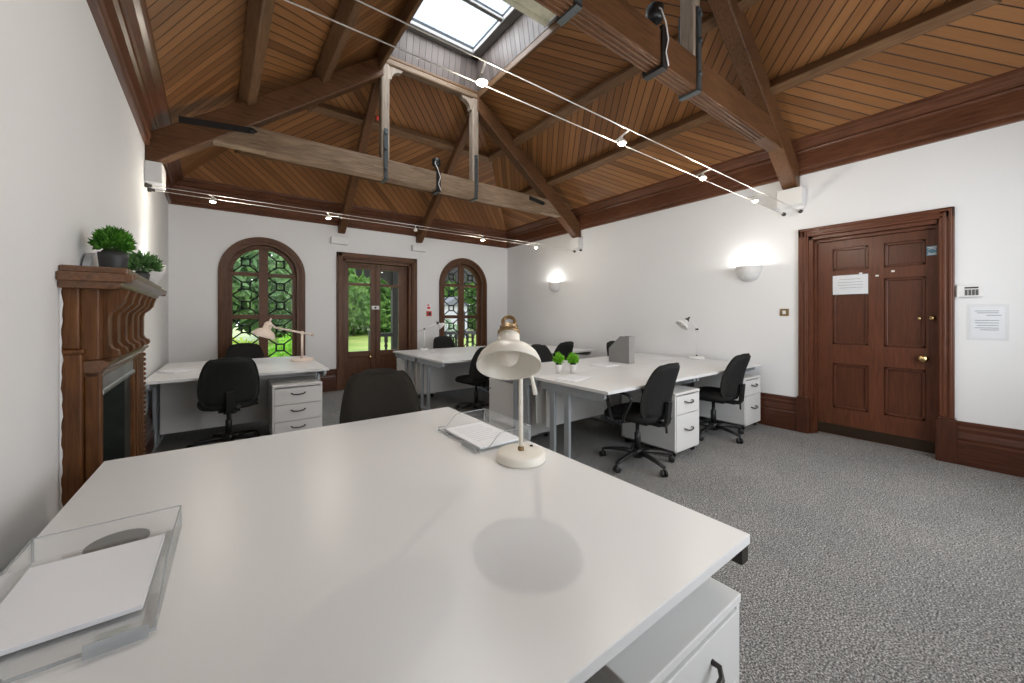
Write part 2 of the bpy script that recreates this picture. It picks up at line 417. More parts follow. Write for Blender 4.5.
# sloping boarded ceiling: four slopes, three bands each, boards laid diagonally and reversed at every purlin
CDEP = 0.16
def rl(y): return XL(y) + CDEP
c_fr, c_br, c_bl, c_fl = Vector((XR - CDEP, YF + CDEP, ZC1)), Vector((XR - CDEP, YB - CDEP, ZC1)), Vector((rl(YB - CDEP), YB - CDEP, ZC1)), Vector((rl(YF + CDEP), YF + CDEP, ZC1))
w_fr, w_br, w_bl, w_fl = Vector((WX1, WY0, ZW)), Vector((WX1, WY1, ZW)), Vector((WX0, WY1, ZW)), Vector((WX0, WY0, ZW))
SL = {'right': (c_fr, c_br, w_fr, w_br), 'back': (c_br, c_bl, w_br, w_bl), 'left': (c_bl, c_fl, w_bl, w_fl), 'front': (c_fl, c_fr, w_fl, w_fr)}
BANDS = [(0.0, 0.29), (0.29, 0.64), (0.64, 1.0)]
m = MB()
def slope_pt(sl, e, s):
    a, b, c, d = SL[sl]
    return (a.lerp(c, s)).lerp(b.lerp(d, s), e)
for sl in SL:
    a, b, c, d = SL[sl]
    hor = (b - a).normalized()
    nrm = (b - a).cross(c - a).normalized(); up = nrm.cross(hor).normalized()
    if up.z < 0: up = -up
    for i, (s0, s1) in enumerate(BANDS):
        sg = 1 if i != 1 else -1             # up-and-along in the lower and top bands, up-and-back in the middle one
        dirv = (up + hor * sg).normalized(); per = (up - hor * sg).normalized()
        n = len(m.f)
        m.add([slope_pt(sl, 0, s0), slope_pt(sl, 1, s0), slope_pt(sl, 1, s1), slope_pt(sl, 0, s1)], [(0, 1, 2, 3)])
        m.uv[n] = lambda co, p=per, q=dirv: (co.dot(p) + 50, co.dot(q) + 50)
# outer skin so that no daylight leaks in round the eaves
m.build('ceiling', MBOARD, kind='structure', recalc=False)
m = MB()
U = Vector((0, 0, 0.12))
for sl in SL:
    a, b, c, d = SL[sl]
    out = Vector(((a.x + b.x) / 2 - 2.2, (a.y + b.y) / 2 - 3.2, 0)); out.normalize(); out *= 0.7; out.z = -0.48
    m.add([a + out + U, b + out + U, d + U, c + U], [(0, 1, 2, 3)])
m.build('roof', MSLATER, kind='structure', recalc=False)

# cornice and skirting
corners = [Vector((XR, YF)), Vector((XR, YB)), Vector((XL(YB), YB)), Vector((XL(YF), YF))]
def inset(i, d):
    p0, p1, p2 = corners[i - 1], corners[i], corners[(i + 1) % 4]
    e1, e2 = (p1 - p0).normalized(), (p2 - p1).normalized()
    n1, n2 = Vector((-e1.y, e1.x)), Vector((-e2.y, e2.x))
    k = d / (1 + n1.dot(n2))
    return p1 + (n1 + n2) * k
CORN = [(0.0, 2.905), (0.030, 2.905), (0.040, 2.918), (0.040, 2.940), (0.028, 2.950), (0.046, 2.975), (0.046, 3.135), (0.066, 3.145), (0.074, 3.162), (0.062, 3.176), (0.085, 3.190),
        (0.120, 3.225), (0.150, 3.235), (0.168, 3.245), (0.172, 3.285), (0.0, 3.285)]
for k, (i, j) in enumerate([(0, 1), (1, 2), (2, 3), (3, 0)]):
    ra = [(*inset(i, d), z) for d, z in CORN]; rb = [(*inset(j, d), z) for d, z in CORN]
    MB().loops([ra, rb], True, False).build('trim_%d' % (k + 1), [MKY, MKX, MKY, MKX][k], kind='structure')
SK = [(0, 0), (0.052, 0), (0.052, 0.20), (0.040, 0.215), (0.044, 0.235), (0.036, 0.27), (0.030, 0.285), (0.032, 0.315), (0.024, 0.335), (0.026, 0.362), (0.014, 0.377), (0, 0.377)]
def skirting(name, segs, m_, nfun):
    m = MB()
    for p, q in segs:
        p, q = Vector(p), Vector(q); n = nfun
        m.loops([[(p.x + n[0] * d, p.y + n[1] * d, z) for d, z in SK], [(q.x + n[0] * d, q.y + n[1] * d, z) for d, z in SK]], True, False)
    return m.build(name, m_, kind='structure')
skirting('baseboard_right', [((XR, YF), (XR, 0.345)), ((XR, 1.512), (XR, YB))], MCY, (-1, 0))
skirting('baseboard_back', [((XL(YB), YB), (1.455, YB)), ((2.955, YB), (XR, YB))], MCX, (0, -1))
skirting('baseboard_left', [((XL(YF), YF), (XL(2.36), 2.36)), ((XL(3.76), 3.76), (XL(YB), YB))], MCY, (1, 0))

# purlins under the boards
def purlin(sl, s, mm, label):
    a, b, c, d = SL[sl]
    nrm = (b - a).cross(c - a).normalized()
    if nrm.z > 0: nrm = -nrm
    e0, e1 = 0.0, 1.0
    ds = 0.020
    P_ = lambda e, s_, dep: slope_pt(sl, e, s_) + nrm * dep
    e_, f_ = 0.003, 0.997
    lo = [P_(e_, s - ds, 0.006), P_(e_, s + ds, 0.006), P_(e_, s + ds, 0.15) , P_(e_, s - ds, 0.15)]
    hi = [P_(f_, s - ds, 0.006), P_(f_, s + ds, 0.006), P_(f_, s + ds, 0.15), P_(f_, s - ds, 0.15)]
    o = MB().hexa(lo, hi).build('purlin', mm, bevel=0.012)
    tag(o, label, 'roof beam', 'ceiling purlins')
purlin('right', 0.29, MPUY, 'lower brown purlin beam along the sloping ceiling nearest the right wall')
purlin('right', 0.64, MPUY, 'upper brown purlin beam on the right slope of the ceiling')
purlin('left', 0.29, MPUY, 'lower purlin beam on the left slope of the ceiling above the fireplace')
purlin('left', 0.64, MPUY, 'upper purlin beam on the left slope of the ceiling by the skylight')
purlin('back', 0.29, MPUX, 'lower purlin beam on the far slope of the ceiling, half behind the tie beam')
purlin('back', 0.64, MPUX, 'upper dark purlin beam across the far slope of the ceiling behind the truss posts')

# roof trusses
def truss(y0, label, pale):
    t = thing('roof_truss', label, 'roof truss', (0, y0, 0))
    xl, xr = XL(y0) + 0.003, XR - 0.003
    h = 0.075
    for x0, xq in ((xl, WX0 + 0.02), (xr, WX1 - 0.02)):
        sg = 1 if xq > x0 else -1
        L_ = abs(xq - x0); kx = (4.40 - 2.76) / L_
        pts = [(x0, 2.76), (x0 + sg * 0.10, 2.76 + 0.02), (xq, 4.40), (xq, 4.665), (x0 + sg * 0.25, 2.76 + kx * 0.25 + 0.26), (x0, 3.02)]
        MB().prism(pts, -h, h).build('principal_rafter', MTX, t, bevel=0.014)
    def zr(x):  # underside of the rafter at x
        return 2.76 + (4.40 - 2.76) * ((x - xl) / (WX0 + 0.02 - xl) if x < 2.2 else (xr - x) / (xr - WX1 + 0.02))
    kl, kr = (4.40 - 2.76) / (WX0 + 0.02 - xl), (4.40 - 2.76) / (xr - WX1 + 0.02)
    xa, xb = xl + (3.085 - 2.76) / kl + 0.01, xr - (3.085 - 2.76) / kr - 0.01
    hb = 0.066
    tie = [(xa, 3.085), (xb, 3.085), (xb - 0.245 / kr - 0.03, 3.335), (xa + 0.245 / kl + 0.03, 3.335)]
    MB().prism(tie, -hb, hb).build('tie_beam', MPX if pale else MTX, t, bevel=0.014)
    cm = MB()
    for y_ in (-0.048, -0.018, 0.018, 0.048): cm.tube([(xa + 0.5, y_, 3.083), (xb - 0.5, y_, 3.083)], 0.008, 6)
    cm.build('chamfer_beads', MPX if pale else MTX, t)
    if pale:
        for (x1, z1), (x2, z2) in (((-0.43, 3.215), (0.205, 3.275)), ((3.95, 3.275), (4.29, 3.235))):
            ir = MB(); d = 1 if x2 > x1 else -1; y0_, y1_ = -h - 0.014, -h + 0.004
            ir.prism([(x1, z1 - 0.03), (x2 - 0.04, z2 - 0.03), (x2, z2), (x2 - 0.04, z2 + 0.03), (x1, z1 + 0.03)], y0_, y1_)
            ir.lathe([(0.020, 0), (0.020, 0.012), (0.008, 0.014)], 10, align((x2 - 0.05, y0_, z2), (0, -1, 0)))
            ir.build('iron_strap', MIROND, t)
    for xq in (WX0 + 0.045, WX1 - 0.045):
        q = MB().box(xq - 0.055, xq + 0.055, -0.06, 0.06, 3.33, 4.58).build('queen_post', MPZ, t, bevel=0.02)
        st = MB()
        st.box(xq - 0.024, xq + 0.024, -hb - 0.016, -hb + 0.001, 3.07, 3.72); st.box(xq - 0.024, xq + 0.024, -hb - 0.016, hb + 0.016, 3.062, 3.078)
        st.box(xq - 0.024, xq + 0.024, hb - 0.001, hb + 0.016, 3.07, 3.72)
        for zz in (3.20, 3.46, 3.66):
            for sd in (-1, 1):
                st.lathe([(0.020, 0), (0.020, 0.012), (0.012, 0.016)], 10, align((xq, sd * (hb + 0.015), zz), (0, sd, 0)))
        st.build('iron_stirrup', MIRON, t)
    MB().box(WX0 - 0.02, WX1 + 0.02, -0.062, 0.062, 4.575, 4.655).build('straining_beam', MPX, t, bevel=0.018)
    for xq, s_ in ((WX0 + 0.10, 1), (WX1 - 0.10, -1), (WX0 - 0.01, -1), (WX1 + 0.01, 1)):
        pts = [(xq, 4.57), (xq, 4.40)] + [(xq + s_ * (0.16 - 0.13 * cos(a)) , 4.40 + 0.13 * sin(a) ) for a in [pi / 2 * k / 8 for k in range(9)]] + [(xq + s_ * 0.18, 4.57)]
        if s_ * (2.25 - xq) < 0: continue
        MB().prism(pts, -0.04, 0.04).build('curved_bracket', MPZ, t)
    return t
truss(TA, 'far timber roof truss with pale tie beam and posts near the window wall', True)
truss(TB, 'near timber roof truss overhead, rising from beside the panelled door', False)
# rafters from the window wall up to the posts of the far truss
for xx, lb in ((1.538, 'left sloping rafter from the window wall, above the left edge of the garden door'), (2.985, 'right sloping rafter from the window wall, above the right edge of the garden door')):
    o = MB().prism([(YB - 0.003, 2.775), (YB - 0.003, 3.02), (YB - 0.2, 3.08), (TA + 0.064, 4.52), (TA + 0.064, 4.40), (YB - 0.09, 2.775)], xx - 0.055, xx + 0.055, 'yz').build('rafter', MTY, bevel=0.014)
    tag(o, lb, 'roof beam')
# white padstones below the timber feet
def padstone(lo, hi, label):
    o = MB().box(*[q for p in zip(lo, hi) for q in p]).build('padstone_block', MPLAST, bevel=0.012)
    tag(o, label, 'padstone', 'white padstones under the roof timbers')
padstone((XR - 0.13, TB - 0.13, 2.56), (XR, TB + 0.12, 2.755), 'white block under the near truss foot on the right wall')
padstone((XR - 0.13, TA - 0.12, 2.56), (XR, TA + 0.12, 2.755), 'white block under the far truss foot on the right wall')
padstone((XL(TA) + 0.002, TA - 0.12, 2.55), (XL(TA) + 0.13, TA + 0.12, 2.755), 'white block under the truss foot on the left wall')
padstone((1.36, YB - 0.10, 2.575), (1.64, YB, 2.70), 'white block above the left edge of the garden door')
padstone((2.83, YB - 0.10, 2.60), (3.11, YB, 2.715), 'white block above the right edge of the garden door')

# skylight well
TX0, TX1, TY0, TY1, TZ = 1.60, 2.90, 1.70, 4.82, 5.13
m = MB()
bt = [Vector((WX0, WY0, ZW)), Vector((WX1, WY0, ZW)), Vector((WX1, WY1, ZW)), Vector((WX0, WY1, ZW))]
tp = [Vector((TX0, TY0, TZ)), Vector((TX1, TY0, TZ)), Vector((TX1, TY1, TZ)), Vector((TX0, TY1, TZ))]
for k in range(4):
    n = len(m.f); l = (k + 1) % 4
    m.add([bt[k], bt[l], tp[l], tp[k]], [(0, 1, 2, 3)])
    hv = (bt[l] - bt[k]).normalized()
    m.uv[n] = lambda co, h=hv: (co.dot(h) + 50, co.z)
m.build('wall_skylight_well', MWELL, kind='structure', recalc=False)
m = MB()
for k in range(4):      # outer sides of the well
    l = (k + 1) % 4; g = Vector((2.25, 3.26, 0))
    o1 = [(p - g) * 1.0 for p in (bt[k], bt[l], tp[l], tp[k])]
    m.add([Vector((q.x * 1.14, q.y * 1.06, q.z)) + g for q in o1], [(0, 1, 2, 3)])
m.build('wall_skylight_kerb', MSLATER, kind='structure', recalc=False)
w3 = struct_root('window_3')
m = MB()
m.box(TX0 - 0.02, TX1 + 0.02, TY1 - 0.12, TY1 + 0.02, TZ - 0.03, TZ + 0.07); m.box(TX0 - 0.02, TX1 + 0.02, TY0 - 0.02, TY0 + 0.12, TZ - 0.03, TZ + 0.07)
m.box(TX0 - 0.02, TX0 + 0.12, TY0, TY1, TZ - 0.03, TZ + 0.07); m.box(TX1 - 0.12, TX1 + 0.02, TY0, TY1, TZ - 0.03, TZ + 0.07)
for yy in (3.99, 3.27, 2.5): m.box(TX0, TX1, yy - 0.03, yy + 0.03, TZ - 0.01, TZ + 0.06)
m.build('frame', MMETAL if False else plain('grey_skylight_frame', (0.13, 0.125, 0.12), 0.5), w3, bevel=0.012)
MB().box(TX0 - 0.01, TX1 + 0.01, TY0 - 0.01, TY1 + 0.01, TZ + 0.045, TZ + 0.053).build('pane', MSKYGL, w3)
# cream cover panel set across the near half of the well
pn = thing('cream_cover_panel', 'cream painted battened panel across the near half of the skylight', 'panel', (0, 0, 0))
MB().box(WX0 + 0.03, WX1 - 0.025, 2.2, 3.33, 4.735, 4.755).build('board', MCREAM, pn)
for yy in (3.30, 3.06, 2.80, 2.5, 2.24): MB().box(WX0 + 0.02, WX1 - 0.02, yy - 0.03, yy + 0.03, 4.71, 4.74).build('batten', MCREAM, pn, bevel=0.006)
m = MB()
r_ = 0.03
m.box(WX0 - 0.03, WX1 + 0.03, WY1 - 0.03, WY1 + 0.03, ZW - 0.05, ZW + 0.0); m.box(WX0 - 0.03, WX1 + 0.03, WY0 - 0.03, WY0 + 0.03, ZW - 0.05, ZW)
m.box(WX0 - 0.05, WX0 + 0.0, WY0, WY1, ZW - 0.24, ZW); m.box(WX1 - 0.0, WX1 + 0.04, WY0, WY1, ZW - 0.10, ZW)
m.build('trim_5', MPUY, bevel=0.015, kind='structure')

# ------------------------------------------------------------------ windows and doors
def arch(cx, r, z0, zs, n=28):
    return [(cx - r, z0)] + [(cx - r * cos(pi * k / n), zs + r * sin(pi * k / n)) for k in range(n + 1)] + [(cx + r, z0)]
def arch_ring(m, cx, ro, ri, z0, zs, y0, y1, n=28):
    a, b = arch(cx, ro, z0, zs, n), arch(cx, ri, z0, zs, n)
    for i in range(len(a) - 1):
        lo = [(a[i][0], y0, a[i][1]), (a[i + 1][0], y0, a[i + 1][1]), (b[i + 1][0], y0, b[i + 1][1]), (b[i][0], y0, b[i][1])]
        m.hexa(lo, [(p[0], y1, p[2]) for p in lo])
for k, (cx, r) in enumerate(WIN):
    w = struct_root('window_%d' % (k + 1))
    m = MB()
    arch_ring(m, cx, 0.582, 0.505, WSILL - 0.06, WSP, YB - 0.035, YB + 0.01)
    arch_ring(m, cx, 0.560, 0.530, WSILL - 0.06, WSP, YB - 0.055, YB - 0.03)
    arch_ring(m, cx, 0.505, 0.465, WSILL, WSP, YB - 0.01, YB + 0.15)
    m.build('architrave', MWZ, w)
    m = MB()
    arch_ring(m, cx, 0.49, 0.405, WSILL, WSP, YB + 0.10, YB + 0.16)
    m.box(cx - 0.062, cx + 0.062, YB + 0.095, YB + 0.16, WSILL, WSP + 0.41)
    for zz, hh in ((WSP - 0.005, 0.030), (1.295, 0.036), (WSILL + 0.03, 0.04)): m.box(cx - 0.42, cx + 0.42, YB + 0.10, YB + 0.155, zz - hh, zz + hh)
    m.build('sash', MWX, w, bevel=0.006)
    MB().box(cx - 0.56, cx + 0.56, YB - 0.09, YB + 0.1, WSILL - 0.07, WSILL - 0.02).build('window_sill', MWX, w, bevel=0.008)
    MB().prism(arch(cx, 0.42, WSILL + 0.03, WSP), YB + 0.128, YB + 0.132).build('pane', MGLASS, w)
    m = MB(); yl = YB + 0.126; t_ = 0.012
    def bar(p, q, tt=t_):
        m.tube([(p[0], yl, p[1]), (q[0], yl, q[1])], tt, 6)
    for sd in (-1, 1):
        x0, x1 = cx + sd * 0.062, cx + sd * 0.405
        xc = (x0 + x1) / 2; hw = abs(x1 - x0) / 2; a = 0.055
        cells = [(WSILL + 0.07, 1.259, 2), (1.331, WSP - 0.035, 2), (WSP + 0.025, WSP + 0.34, 1)]
        for z0, z1, n in cells:
            hh = (z1 - z0) / n / 2
            for q in range(n):
                zc = z0 + hh * (2 * q + 1)
                cs = [(xc - a, zc - a), (xc + a, zc - a), (xc + a, zc + a), (xc - a, zc + a)]
                for i in range(4): bar(cs[i], cs[(i + 1) % 4], 0.0145)
                if n == 1:
                    xo = x1; ends = [(-1, -1), (1, -1), (1, 1), (-1, 1)]
                    for (ex, ez), cc in zip(ends, cs):
                        tx, tz = xc + ex * hw, zc + ez * hh
                        if (tx - cx) ** 2 + (tz - WSP) ** 2 > 0.40 ** 2:
                            d = math.hypot(tx - cx, tz - WSP); tx = cx + (tx - cx) * 0.40 / d; tz = WSP + (tz - WSP) * 0.40 / d
                        bar(cc, (tx, tz))
                else:
                    for (ex, ez), cc in zip([(-1, -1), (1, -1), (1, 1), (-1, 1)], cs):
                        bar(cc, (xc + ex * hw, zc + ez * hh * 0.96))
    m.build('leaded_lattice', MLEAD, w)
# garden door
d2 = struct_root('door_2')
m = MB()
for x0, x1 in ((1.462, 1.57), (2.841, 2.949)):
    m.box(x0, x1, YB - 0.04, YB + 0.02, 0.36, 2.449); m.box(x0 + 0.02, x1 - 0.02, YB - 0.055, YB - 0.03, 0.36, 2.43)
    m.box(x0 - 0.012, x1 + 0.012, YB - 0.065, YB + 0.01, 0, 0.38)
m.build('architrave', MWZ, d2, bevel=0.008)
m = MB(); m.box(1.462, 2.949, YB - 0.04, YB + 0.02, 2.345, 2.449); m.box(1.48, 2.93, YB - 0.055, YB - 0.03, 2.37, 2.43)
m.build('head_architrave', MWX, d2, bevel=0.008)
m = MB(); m.box(FX0, FX0 + 0.05, YB, YB + 0.26, 0, FZ); m.box(FX1 - 0.05, FX1, YB, YB + 0.26, 0, FZ); m.box(FX0, FX1, YB, YB + 0.26, FZ - 0.05, FZ)
m.build('door_frame', MWZ, d2)
def fleaf(x0, x1, sides):
    l = bpy.data.objects.new('door_leaf', None); COL.objects.link(l); l.parent = d2
    y0, y1 = YB + 0.11, YB + 0.16
    s0, s1 = sides
    m = MB(); m.box(x0, x0 + s0, y0, y1, 0.01, 2.29); m.box(x1 - s1, x1, y0, y1, 0.01, 2.29)
    for z0, z1 in ((0.01, 0.20), (0.55, 0.655), (1.875, 1.925), (2.19, 2.29)): m.box(x0 + s0, x1 - s1, y0, y1, z0, z1)
    m.box(x0 + s0, x1 - s1, y0 + 0.018, y1 - 0.01, 0.2, 0.55)
    m.build('stiles_and_rails', MWZ, l, bevel=0.008)
    MB().box(x0 + s0, x1 - s1, YB + 0.133, YB + 0.137, 0.655, 2.19).build('pane', MGLASS, l)
fleaf(FX0 + 0.05, 2.178, (0.075, 0.095)); fleaf(2.182, FX1 - 0.05, (0.085, 0.17))
MB().lathe([(0.012, 0), (0.012, 0.02), (0.026, 0.03), (0.030, 0.045), (0.022, 0.06), (0.002, 0.064)], 16, align((2.07, YB + 0.11, 0.545), (0, -1, 0))).build('knob', MBRASSB, d2)
m = MB(); m.box(2.10, 2.24, YB + 0.085, YB + 0.11, 1.435, 1.505); m.build('rim_lock', MPLAST, d2, bevel=0.006)
MB().lathe([(0.02, 0), (0.018, 0.012), (0.003, 0.014)], 14, align((2.165, YB + 0.085, 1.47), (0, -1, 0))).build('lock_cylinder', MHANDLE, d2)
# panelled door in the right wall
d1 = struct_root('door_1')
m = MB()
for y0, y1 in ((0.352, 0.445), (1.415, 1.507)):
    m.box(XR - 0.030, XR + 0.01, y0, y1, 0.38, 2.288); m.box(XR - 0.044, XR - 0.02, y0 + 0.012, y0 + 0.034, 0.38, 2.27); m.box(XR - 0.036, XR - 0.02, y0 + 0.048, y0 + 0.072, 0.38, 2.25)
m.build('architrave', MDZ, d1, bevel=0.007)
m = MB(); m.box(XR - 0.030, XR + 0.01, 0.352, 1.507, 2.195, 2.288); m.box(XR - 0.044, XR - 0.02, 0.364, 1.495, 2.254, 2.276); m.box(XR - 0.036, XR - 0.02, 0.41, 1.45, 2.215, 2.24)
m.build('head_architrave', MDY, d1, bevel=0.007)
m = MB()
for y0, y1 in ((0.335, 0.465), (1.40, 1.525)): m.box(XR - 0.062, XR + 0.0, y0, y1, 0, 0.385); m.box(XR - 0.056, XR, y0 + 0.01, y1 - 0.01, 0.385, 0.40)
m.build('plinth_blocks', MCZ, d1, bevel=0.008)
m = MB(); m.box(XR, XR + 0.24, DY0, DY0 + 0.02, 0, DZ); m.box(XR, XR + 0.24, DY1 - 0.04, DY1, 0, DZ); m.box(XR, XR + 0.24, DY0, DY1, DZ - 0.04, DZ)
m.box(XR + 0.06, XR + 0.10, DY1 - 0.06, DY1 - 0.03, 0, DZ - 0.03); m.box(XR + 0.06, XR + 0.10, DY0, DY1, DZ - 0.07, DZ - 0.03)
m.build('door_lining', MDZ, d1)
LX = XR + 0.105
ly0, ly1 = DY0 + 0.02, DY1 - 0.045
pc = [(0.538, 0.825), (0.941, 1.231)]
pr = [(0.20 + 0.105, 0.795), (1.00, 1.69), (1.80, 2.045)]
m = MB()
ys = [ly0, pc[0][0], pc[0][1], pc[1][0], pc[1][1], ly1]
zs = [0.012, pr[0][0], pr[0][1], pr[1][0], pr[1][1], pr[2][0], pr[2][1], DZ - 0.045]
for i in (0, 2, 4): m.box(LX, LX + 0.05, ys[i], ys[i + 1], zs[0], zs[-1])
for i in (1, 3):
    for j in (0, 2, 4, 6): m.box(LX, LX + 0.05, ys[i], ys[i + 1], zs[j], zs[j + 1])
leafo = m.build('door_leaf', MDZ, d1)
for a, b in pc:
    for z0, z1 in pr:
        q = MB(); e = 0.028
        q.box(LX + 0.026, LX + 0.046, a, b, z0, z1)
        for (ya_, yb_, za_, zb_) in ((a, b, z0, z0 + e), (a, b, z1 - e, z1), (a, a + e, z0, z1), (b - e, b, z0, z1)):
            q.box(LX + 0.010, LX + 0.03, ya_, yb_, za_, zb_)
        q.build('panel', wood('door_panel_wood', (0.050, 0.0155, 0.0075), (0.112, 0.036, 0.0165), 2, 0.38, coat=0.1) if not bpy.data.materials.get('door_panel_wood') else bpy.data.materials['door_panel_wood'], leafo, bevel=0.006)
MB().box(LX - 0.004, LX + 0.002, ly0 + 0.01, ly1 - 0.01, 0.02, 0.125).build('kick_plate', plain('dull_bronze_plate', (0.05, 0.032, 0.02), 0.4, 0.6), leafo)
for yy, zz, s_ in ((0.551, 0.905, 1.15), (0.493, 1.29, 0.8)):
    MB().lathe([(0.030 * s_, 0), (0.030 * s_, 0.006), (0.012 * s_, 0.012), (0.013 * s_, 0.03), (0.030 * s_, 0.042), (0.031 * s_, 0.056), (0.02 * s_, 0.068), (0.002, 0.071)], 18, align((LX, yy, zz), (-1, 0, 0))).build('knob', MBRASSB, d1)
m = MB()
m.lathe([(0.014, 0), (0.014, 0.012), (0.003, 0.014)], 12, align((LX, 0.60 - 0.02, 1.285), (-1, 0, 0)))
m.build('latch', MBRASSB, d1)
for yy, zz in ((0.875, 1.722), (1.0, 1.757), (0.76, 1.757)):
    MB().box(LX - 0.006, LX, yy - 0.012, yy + 0.012, zz - 0.008, zz + 0.008).build('coat_stud', MPLAST, d1)
MB().box(XR + 0.10, XR + 0.24, DY0, DY1, -0.02, 0.012).build('threshold', MMETAL, d1)
# light beyond the door is not needed: close the opening behind the leaf
MB().box(XR + 0.2, XR + 0.25, DY0 - 0.05, DY1 + 0.05, 0, DZ + 0.05).build('wall_behind_door', MDZ, kind='structure')
def sheet(name, label, cat, loc, w, h, lines, face, mm=MPAPER, lw=0.004, holder=None):
    """paper fixed flat to a vertical surface that looks towards -x"""
    t = thing(name, label, cat, loc)
    MB().box(-0.003, 0, -w / 2, w / 2, -h / 2, h / 2).build('sheet', mm, t)
    m = MB()
    for z, a, b in lines: m.box(-0.004, -0.003, a * w, b * w, z * h - lw, z * h + lw)
    if lines: m.build('print', MINK, t)
    if holder: MB().box(-0.007, -0.0045, -w / 2 - holder, w / 2 + holder, -h / 2 - holder, h / 2 + holder).build('plastic_sleeve', MACRY, t)
    return t
sheet('door_notice', 'white paper notice in a clear sleeve taped to the panelled door', 'notice', (LX - 0.001, 1.086, 1.645), 0.285, 0.205, [(0.28, -0.3, 0.3), (0.12, -0.36, 0.36), (-0.02, -0.36, 0.36), (-0.16, -0.36, 0.3)], 1, lw=0.0022, holder=0.008)
sheet('wall_notice', 'white notice sheet in a clear holder on the wall right of the door', 'notice', (XR - 0.001, 0.172, 1.255), 0.185, 0.27, [(0.36, -0.33, 0.36), (0.30, -0.33, 0.30), (0.22, -0.4, 0.02), (0.06, -0.33, 0.36), (-0.02, -0.33, 0.36), (-0.10, -0.33, 0.3), (-0.18, -0.33, 0.36), (-0.24, -0.33, 0.2)], 1, lw=0.003, holder=0.02)
t = thing('door_sticker', 'small blue and white sticker at the top corner of the panelled door', 'sticker', (LX - 0.001, 0.498, 1.925))
MB().box(-0.002, 0, -0.035, 0.035, -0.045, 0.045).build('sticker_ground', MBLUE, t)
m = MB()
for q, (zz, ph) in enumerate(((0.006, 0.2), (-0.014, pi + 0.2))):
    m.tube([(-0.004, 0.022 * cos(ph + pi * k / 12), zz + 0.014 * sin(ph + pi * k / 12)) for k in range(13)], 0.004, 6)
m.box(-0.004, -0.002, -0.03, 0.03, 0.027, 0.036); m.box(-0.004, -0.002, -0.03, 0.03, -0.038, -0.031)
m.build('white_swirl', MPAPER, t)
t = thing('wall_controller', 'white wall keypad with grey display beside the door frame', 'keypad', (XR, 0.265, 1.527))
MB().box(-0.035, 0, -0.075, 0.075, -0.052, 0.055).build('casing', MPLAST, t, bevel=0.006)
MB().box(-0.037, -0.034, -0.048, 0.030, 0.022, 0.034).build('status_strip', MPLAS, t)
m = MB()
for k in range(4): m.box(-0.038, -0.034, -0.048 + k * 0.02, -0.032 + k * 0.02, -0.038, 0.012)
m.build('display_cells', MLCD, t)
t = thing('light_switch', 'brass light switch plate on the wall left of the door', 'switch', (XR, 1.648, 1.352))
MB().box(-0.008, 0, -0.045, 0.045, -0.042, 0.042).build('plate', MBRASS, t, bevel=0.003)
MB().box(-0.016, -0.007, -0.016, 0.016, -0.02, 0.02).build('rocker', MPLAST, t, bevel=0.002)
# fire call point and sign between garden door and right window
t = thing('fire_alarm_call_point', 'red fire call point box with black centre between garden door and right window', 'alarm', (3.206, YB, 1.36))
MB().box(-0.05, 0.05, -0.045, 0, -0.05, 0.05).build('box', MRED, t, bevel=0.006)
MB().box(-0.028, 0.028, -0.05, -0.044, -0.03, 0.025).build('press_panel', MPLAS, t)
t = thing('fire_action_sign', 'small white and red fire sign above the call point', 'sign', (3.206, YB, 1.505))
MB().box(-0.055, 0.055, -0.006, 0, -0.065, 0.065).build('plate', MPAPER, t)
m = MB(); m.box(-0.035, 0.035, -0.008, -0.005, -0.05, -0.005); m.box(-0.03, 0.01, -0.008, -0.005, 0.015, 0.045); m.build('red_print', MRED, t)

# ------------------------------------------------------------------ wire lighting
def point(name, loc, power, col=(1, 0.90, 0.77), r=0.03):
    l = bpy.data.lights.new(name, 'POINT'); l.energy = power; l.color = col; l.shadow_soft_size = r
    o = bpy.data.objects.new(name, l); COL.objects.link(o); o.location = loc
    return o
def wires(y0, y1, z, xa, xb, label):
    t = thing('lighting_wires', label, 'cable', (0, 0, 0))
    for y_ in (y0, y1):
        MB().tube([(xa, y_, z), (xb, y_, z)], 0.0031, 6).build('cable', MWIRE, t)
        for x_, s_ in ((xa, 1), (xb, -1)):
            MB().tube([(x_, y_, z), (x_ + s_ * 0.12, y_, z)], [0.007, 0.005], 8).build('tensioner', MWIRE, t)
            MB().lathe([(0.022, 0), (0.022, 0.02), (0.014, 0.03), (0.014, 0.05), (0.003, 0.055)], 12, align((x_ - s_ * 0.0, y_, z), (s_, 0, 0))).build('wall_stud', MHANDLE, t)
    return t
NZ, FZL = 2.50, 2.53
wires(1.49, 1.65, NZ, XL(1.57) + 0.002, XR - 0.002, 'pair of taut lighting wires crossing the room under the near truss')
wires(4.85, 5.01, FZL, XL(4.93) + 0.002, XR - 0.002, 'pair of taut lighting wires crossing the room under the far truss')
def wlamp(x, y, z, label, lit, g):
    t = thing('wire_spotlight', label, 'spotlight', (x, y, z), 0, g)
    m = MB(); m.tube([(-0.03, -0.08, 0), (0.03, 0.08, 0)], 0.006, 6)
    m.lathe([(0.006, 0), (0.006, -0.02), (0.012, -0.024)], 10)
    m.build('cross_bar', MWIRE, t)
    MB().lathe([(0.010, -0.02), (0.018, -0.026), (0.030, -0.05), (0.027, -0.05), (0.014, -0.03), (0.003, -0.028)], 14, cap=False).build('reflector', MWIRE, t)
    MB().ball((0, 0, -0.046), (0.024, 0.024, 0.018)).build('bulb', MLIT if lit else MBULB, t)
NG, FG = 'spotlights on the near wires', 'spotlights on the far wires'
